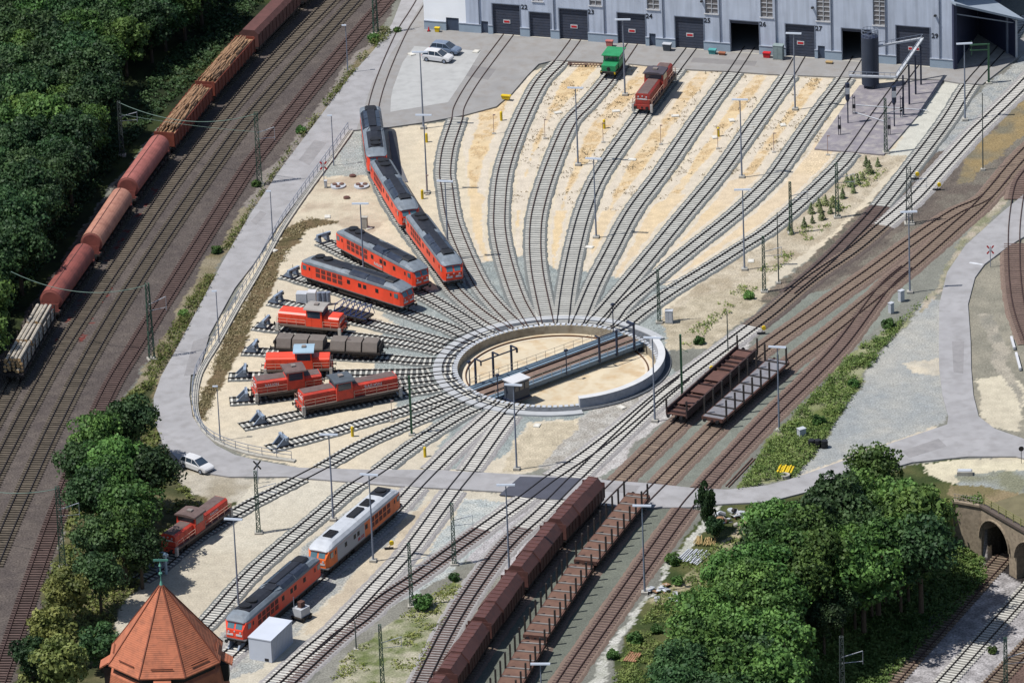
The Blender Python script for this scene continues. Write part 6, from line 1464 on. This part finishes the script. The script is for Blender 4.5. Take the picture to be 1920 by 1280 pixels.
cabinet(1255,605,.95,.7,1.7,'white cabinet with double door right of the turntable')
cabinet(684,428,.8,.6,1.6,'pale cabinet behind the rear parallel diesel', cgrey)
cabinet(611,352,.35,.35,1.0,'small white post box left of the shaft lids')
cabinet(1690,565,.7,.5,1.5,'upper one of two small white cabinets by the dark tracks', rz=R_(40))
cabinet(1671,587,.6,.5,1.4,'lower one of two small white cabinets by the dark tracks', rz=R_(40))
cabinet(1503,820,.9,.7,1.2,'pale box cabinet in the weeds above the black drums', rz=R_(30))
cabinet(1460,111,1.4,1.0,2.1,'grey green sheet metal hut against the shed wall', mat('ribbed grey', A(150,166,166), .6), fang, 'equipment_hut', 'hut', z=.2)
for px, py, w_, d_, h, lb, m, cat in ((1143,87,1.0,.6,.8,'pinkish red chest at the shed wall between two gates',mat('pinkish red', A(200,120,112), .7),'chest'),(1251,95,1.2,.8,1.0,'dark waste bin with pale lid by gate 24',mat('bin dark', A(80,88,96), .6),'waste bin'),(1336,101,1.1,.8,.7,'teal skip against the shed plinth',mat('teal paint', A(90,176,176), .6),'skip'),(1354,103,1.0,.6,.4,'low orange brown tray beside the teal skip',mat('orange brown', A(176,110,80), .7),'tray'),(1438,108,1.1,.7,.8,'bright red skip beside the open gate',signr,'skip'),(1555,119,1.0,.6,.3,'small wooden pallet at the shed wall',mat('pallet wood', A(190,160,110), .8),'pallet'),(820,60,.7,.5,.6,'yellow grit bin at the white end of the shed',yel,'grit bin'),(949,186,1.3,.6,.5,'yellow box lying at the apron edge',yel,'box')):
    q = G2(px, py, .2); r = thing(cat.replace(' ','_'), lb, cat, (q[0], q[1], .2), fang); b = MB(); b.loft([[(-w_/2*k_,-d_/2*k_,z),(w_/2*k_,-d_/2*k_,z),(w_/2*k_,d_/2*k_,z),(-w_/2*k_,d_/2*k_,z)] for z, k_ in ((.02,.8),(h,1))]); b.build('body', m, r)
    if cat in ('waste bin','grit bin','chest','box'): MB().box(-w_/2-.04,w_/2+.04,-d_/2-.04,d_/2+.04,h+.002,h+.1).build('lid', offw if cat == 'waste bin' else m, r)
    else: MB().box(-w_/2-.03,w_/2+.03,-d_/2-.05,-d_/2+.01,h-.1,h+.02).build('rim', m, r)
r = simple('traffic_cone', 'small red and white cone beside the yellow grit bin', 'cone', 804, 59, .2); MB().cyl((0,0,0),(0,0,.7),.2,10,.04).build('cone', signr, r); MB().box(-.25,.25,-.25,.25,0,.05).build('base', black, r)
r = simple('steel_rack', 'rusty ladder like rack lying above the sand left of the green shunter', 'rack', 1098, 124, .05, R_(-12)); mb = MB()
for y in (-.35,.35): mb.box(-2.6,2.6,y-.06,y+.06,.25,.37)
mb.build('side_bar', rusty, r); mb = MB()
for q in range(12): mb.box(-2.5+q*.45,-2.42+q*.45,-.35,.35,.25,.33)
mb.build('rung', rusty, r); mb = MB()
for x in (-2.2,0,2.2): mb.box(x-.05,x+.05,-.4,.4,0,.25)
mb.build('foot', dark, r)
r = simple('storage_tank', 'cluster of upright grey tanks behind the upper red shunter', 'tank', 606, 572); 
for x in (-.5,.1,.7): MB().cyl((x,.1,0),(x,.1,1.8),.32,14).build('tank', galv, r)
r = simple('storage_box', 'pale stacked boxes behind the upper red shunter', 'box', 578, 568, 0, R_(-8)); MB().box(-1.5,-.1,-.6,.6,0,1.5).build('box', offw, r); MB().box(0,1.1,-.6,.6,0,1.7).build('box', white, r)
for px, py, lb in ((1522,838,'left black drum by the gravel lot'),(1533,838,'middle black drum by the gravel lot'),(1546,839,'right black drum by the gravel lot')):
    r = simple('drum', lb, 'drum', px, py); MB().cyl((0,0,0),(0,0,1.0),.42,16).build('barrel', black, r); mb = MB()
    for z in (.3,.7): mb.cyl((0,0,z),(0,0,z+.05),.45,16)
    mb.build('hoop', black, r); r['group'] = 'black drums'
r = simple('beam_stack', 'stack of yellow beams in the weeds at the road edge', 'beams', 1473, 884, 0, R_(75))
for q in range(6): MB().box(-1.1,1.1,-.9+q*.32,-.68+q*.32,.1+.12*(q%2),.34+.12*(q%2)).build('beam', yel, r)
r = simple('concrete_ring', 'round concrete ring lying below the yellow beams', 'concrete ring', 1472, 895); arc(MB(), .35, .6, 0, .45, 0, 360, 24, close=True).build('ring', cgrey, r)
r = simple('concrete_block', 'pale concrete block on the grass right of the grove', 'concrete block', 1809, 889, 0, R_(-5)); MB().box(-.95,.95,-.5,.5,0,.5).build('block', cgrey, r); MB().box(-.8,.8,-.35,.35,.502,.6).build('top_slab', offw, r)
mb = MB(); 
for k_ in (0, 5): p_ = P3(1361+k_,911+k_*.3,.1); q_ = P3(1411+k_,858+k_*.3,.1); mb.beam(p_, q_, .12)
tag(mb.build('loose_rails', rusty), 'pair of loose rusty rails lying beside the green strip', 'rails')
r = simple('plank_pile', 'pile of weathered white planks on the rubbish slope', 'planks', 1300, 1045, 0, R_(62)); rr_ = random.Random(4)
for q in range(16): MB(Matrix.Rotation(rr_.uniform(-.08,.08),4,'Z')).box(-1.6+rr_.uniform(-.3,.3),1.6+rr_.uniform(-.3,.3),-1.5+q*.19,-1.36+q*.19,.1+.1*(q%3),.18+.1*(q%3)).build('plank', offw, r)
r = simple('pole_pile', 'loose pile of tan wooden poles above the white planks', 'poles', 1322, 1017, 0, R_(80))
for q in range(16): MB().cyl((-1.1,-1.3+q*.17,.15+rr_.uniform(0,.3)),(1.1,-1.3+q*.17+rr_.uniform(-.4,.4),.15+rr_.uniform(0,.3)),.06,6).build('pole', mat('tan wood', A(206,176,120), .8), r)
r = simple('rubbish_heap', 'mixed rubbish heap with white sacks beside the slender tree', 'rubbish', 1368, 975, 0, .4)
for q in range(26):
    T_ = Matrix.Translation((rr_.uniform(-2,2), rr_.uniform(-2.2,2.2), rr_.uniform(.1,.6))) @ Euler((rr_.uniform(-.5,.5), rr_.uniform(-.5,.5), rr_.uniform(0,3))).to_matrix().to_4x4(); a_, b_, c_ = rr_.uniform(.15,.6), rr_.uniform(.1,.35), rr_.uniform(.05,.25)
    MB(T_).loft([[(-a_*k_,-b_*k_,z),(a_*k_,-b_*k_,z),(a_*k_,b_*k_,z),(-a_*k_,b_*k_,z)] for z, k_ in ((-c_,.8),(0,1),(c_,.7))]).build('rubbish_piece', rr_.choice([offw, offw, cgrey, barkm, rusty, galv, cdark, dark, offw, barkm, cgrey, galv] + ([yel] if q == 3 else [])), r)
r = simple('debris_heap', 'low heap of broken slabs and boards at the lower end of the path', 'debris', 1245, 1115, 0, .4)
for q in range(18):
    T_ = Matrix.Translation((rr_.uniform(-1.6,1.6), rr_.uniform(-2.5,2.5), rr_.uniform(.05,.3))) @ Euler((rr_.uniform(-.3,.3), rr_.uniform(-.3,.3), rr_.uniform(0,3))).to_matrix().to_4x4(); a_, b_ = rr_.uniform(.2,.7), rr_.uniform(.12,.35)
    MB(T_).box(-a_,a_,-b_,b_,-.05,.06).build('board', rr_.choice([offw, cgrey, barkm, rusty, cdark]), r)
r = simple('wooden_pallet', 'brown slatted pallet lying in the grass at the bottom', 'pallet', 1186, 1233, 0.05, R_(70)); mb = MB()
for q in range(6): mb.box(-1.2,1.2,-.75+q*.26,-.55+q*.26,.15,.2)
mb.build('slat', mat('brown board', A(176,130,98), .8, .15, 1.5), r); mb = MB()
for x in (-1,0,1): mb.box(x-.06,x+.06,-.75,.75,.02,.148)
mb.build('bearer', barkm, r)
r = simple('tank_cart', 'white tank box on a small cart between red diesel and white container', 'cart', 566, 1160, .0, R_(50))
MB().box(-.8,.8,-.65,.65,.6,1.6).build('tank', offw, r); MB().box(-1.0,1.0,-.8,.8,.45,.598).build('chassis', dark, r); MB().box(-.35,.35,-.3,.3,1.6,2.3).build('pump', rusty, r)
for x in (-.6,.6):
    for s in (-1,1): MB().cyl((x,s*.72,.28),(x,s*.86,.28),.28,12).build('wheel', black, r)
MB().cyl((-.7,.5,.6),(-.7,.5,3.0),.05,6).build('pole', galv, r)
# road signs
def cross_sign(px, py, h, lb, rz=0, k=1.0, w_=None, e_=None):
    w_ = w_ or white; e_ = e_ or signr
    r = simple('level_crossing_sign', lb, 'sign', px, py, .05, rz); MB().cyl((0,0,0),(0,0,h),.05,6).build('pole', galv, r)
    for s in (-1, 1):
        T_ = Matrix.Translation((0,-.08,h-.45*k)) @ Matrix.Rotation(s*R_(52),4,'Y'); MB(T_).box(-.3*k,.3*k,-.02 if s > 0 else -.05,.0 if s > 0 else -.03,-.1,.1,).build('blade', w_, r)
        b = MB(T_); 
        for e in (-1, 1): b.box(min(e*.3*k,e*.72*k),max(e*.3*k,e*.72*k),-.02 if s > 0 else -.05,.0 if s > 0 else -.03,-.1,.1)
        b.build('blade_end', e_, r)
cross_sign(1857,500,2.9,'red and white crossing sign beside the side road at right')
cross_sign(608,345,3.2,'red and white crossing signs by the upper road railing')
cross_sign(484,905,2.8,'dark crossing sign at the lower road bend', R_(180), 1.0, black, black)
r = simple('road_sign', 'white stop line sign on a short pole at the right edge', 'sign', 1915, 868, .05); MB().cyl((0,0,0),(0,0,2.2),.04,6).build('pole', dark, r); MB().cyl((0,-.05,1.95),(0,-.02,1.95),.33,16).build('sign_plate', dark, r)
mk = mat('road paint', A(226,228,232), .8)
for a, b_ in (((1818,492),(1842,496)),): tag(MB().beam(P3(*a,.208), P3(*b_,.208), .45, .004).build('stop_line', mk), kind='structure')
for a, b_, lb in (((1896,632),(1902,653),'upper short white barrier beam by the curved track at right'), ((1905,662),(1913,692),'lower short white barrier beam by the curved track at right')):
    p_ = P3(*a, .3); q_ = P3(*b_, .3); tag(MB().beam(p_, q_, .3, .35).build('barrier_beam', white), lb, 'barrier')
# point levers
for px, py, lb in ((730,1028,'yellow and black point lever right of the orange and grey diesel'),(1428,625,'yellow topped point lever by the pale switch'),(1716,336,'yellow and black point lever beside the dark tracks'),(1757,356,'small yellow point motor between the dark tracks'),(1330,700,'yellow topped point lever beside the rusty flat wagon')):
    r = simple('point_lever', lb, 'point lever', px, py, .1); MB().box(-.6,.5,-.12,.12,0,.15).build('base', black, r); MB().beam((0,0,.15),(.35,0,.8),.06).build('lever', black, r); MB().cyl((.3,-.15,.75),(.3,.15,.75),.28,12).build('weight', yel, r)
mb = MB(); 
r = simple('loading_frame', 'pale blue steel portal frame over the track end by the trees', 'frame', 300, 1070, .1, R_(40))
for s in (-1, 1): MB().box(-.12,.12,s*1.25-.12,s*1.25+.12,0,2.3).build('post', pblue, r)
MB().box(-.35,.35,-1.4,1.4,2.302,2.6).build('beam', pblue, r)
# ------------------------------------------------------------------ people
def person(px, py, z, rz, label, top, legs, helmet, name='person'):
    r = thing(name, label, 'person', (*G2(px, py, z), z), rz)
    J = {'pel':(0,0,.95),'wa':(0,0,1.12),'ch':(.02,0,1.38),'nk':(.02,0,1.52),'hd':(.05,0,1.64),'hd2':(.05,0,1.74),
         'hl':(0,.1,.9),'kl':(.04,.11,.5),'fl':(-.02,.12,.07),'tl':(.14,.13,.04),'hr':(0,-.1,.9),'kr':(.0,-.11,.5),'fr':(-.06,-.12,.07),'tr':(.1,-.13,.04),
         'sl':(.0,.19,1.44),'el':(.05,.27,1.15),'wl':(.25,.24,1.0),'pl':(.33,.22,.98),'sr':(.0,-.19,1.44),'er':(-.02,-.27,1.14),'wr':(.12,-.26,.92),'pr':(.18,-.25,.86)}
    E_ = [('pel','wa'),('wa','ch'),('ch','nk'),('nk','hd'),('hd','hd2'),('pel','hl'),('hl','kl'),('kl','fl'),('fl','tl'),('pel','hr'),('hr','kr'),('kr','fr'),('fr','tr'),('ch','sl'),('sl','el'),('el','wl'),('wl','pl'),('ch','sr'),('sr','er'),('er','wr'),('wr','pr')]
    for s, n0 in ((1,'pl'),(-1,'pr')):
        b_ = J[n0]
        for q in range(4): J[n0+str(q)] = (b_[0]+.07+.01*(q%2), b_[1]-.03+q*.02, b_[2]-.03); E_.append((n0, n0+str(q)))
        J[n0+'t'] = (b_[0]+.02, b_[1]-.06*s, b_[2]+.01); E_.append((n0, n0+'t'))
    ks = list(J); me = bpy.data.meshes.new('body'); me.from_pydata([J[k_] for k_ in ks], [(ks.index(a), ks.index(b)) for a, b in E_], [])
    o = bpy.data.objects.new('body', me); COL.objects.link(o); o.parent = r
    rad = {'pel':.14,'wa':.13,'ch':.16,'nk':.06,'hd':.1,'hd2':.09,'h':.095,'k':.065,'f':.045,'t':.04,'s':.07,'e':.048,'w':.035,'p':.035}
    o.modifiers.new('skin', 'SKIN'); 
    for i, k_ in enumerate(ks):
        v = rad.get(k_, rad.get(k_[0], .03)); v = .011 if len(k_) > 2 and k_[0] == 'p' and k_ != 'pel' else v; me.skin_vertices[0].data[i].radius = (v, v)
    me.skin_vertices[0].data[0].use_root = True; o.modifiers.new('sub', 'SUBSURF').levels = 1
    me.materials.append(legs)
    MB().loft([[(math.cos(t)*a+x0,math.sin(t)*b,z_) for t in [i*math.pi/5 for i in range(10)]] for z_, a, b, x0 in ((.92,.15,.19,0),(1.12,.15,.18,0),(1.38,.165,.21,.01),(1.5,.09,.12,.02))]).build('jacket', top, r)
    MB().cyl((.05,0,1.72),(.05,0,1.85),.13,12,.07).build('helmet', helmet, r); MB().cyl((.06,0,1.58),(.06,0,1.72),.095,10).build('face', mat('skin', (.5,.3,.2), .6), r); return r
oj = mat('orange work jacket', A(240,150,40), .8); yj = mat('yellow work jacket', A(240,220,60), .8); nv = mat('navy trousers', A(50,56,90), .8); bh = mat('blue helmet', A(60,140,220), .4)
person(504,694,.2,1.0,'worker in yellow jacket standing left of the blue roofed shunter', yj, nv, yel)
person(611,689,.2,2.0,'worker in orange and yellow jacket right of the blue roofed shunter', oj, nv, yel)
person(514,704,.2,0.3,'worker with white helmet half hidden behind the brown roofed shunter', nv, nv, white)
person(541,699,.4,.6,'worker with bright blue helmet behind the brown roofed shunter', nv, nv, bh)
q = on_track('F4', 1232, 176, 0); o = person(1244, 178, .2, .5, 'worker in purple blue clothes beside the cab of the shunter on the fan', mat('purple blue jacket', A(110,100,180), .8), nv, nv)
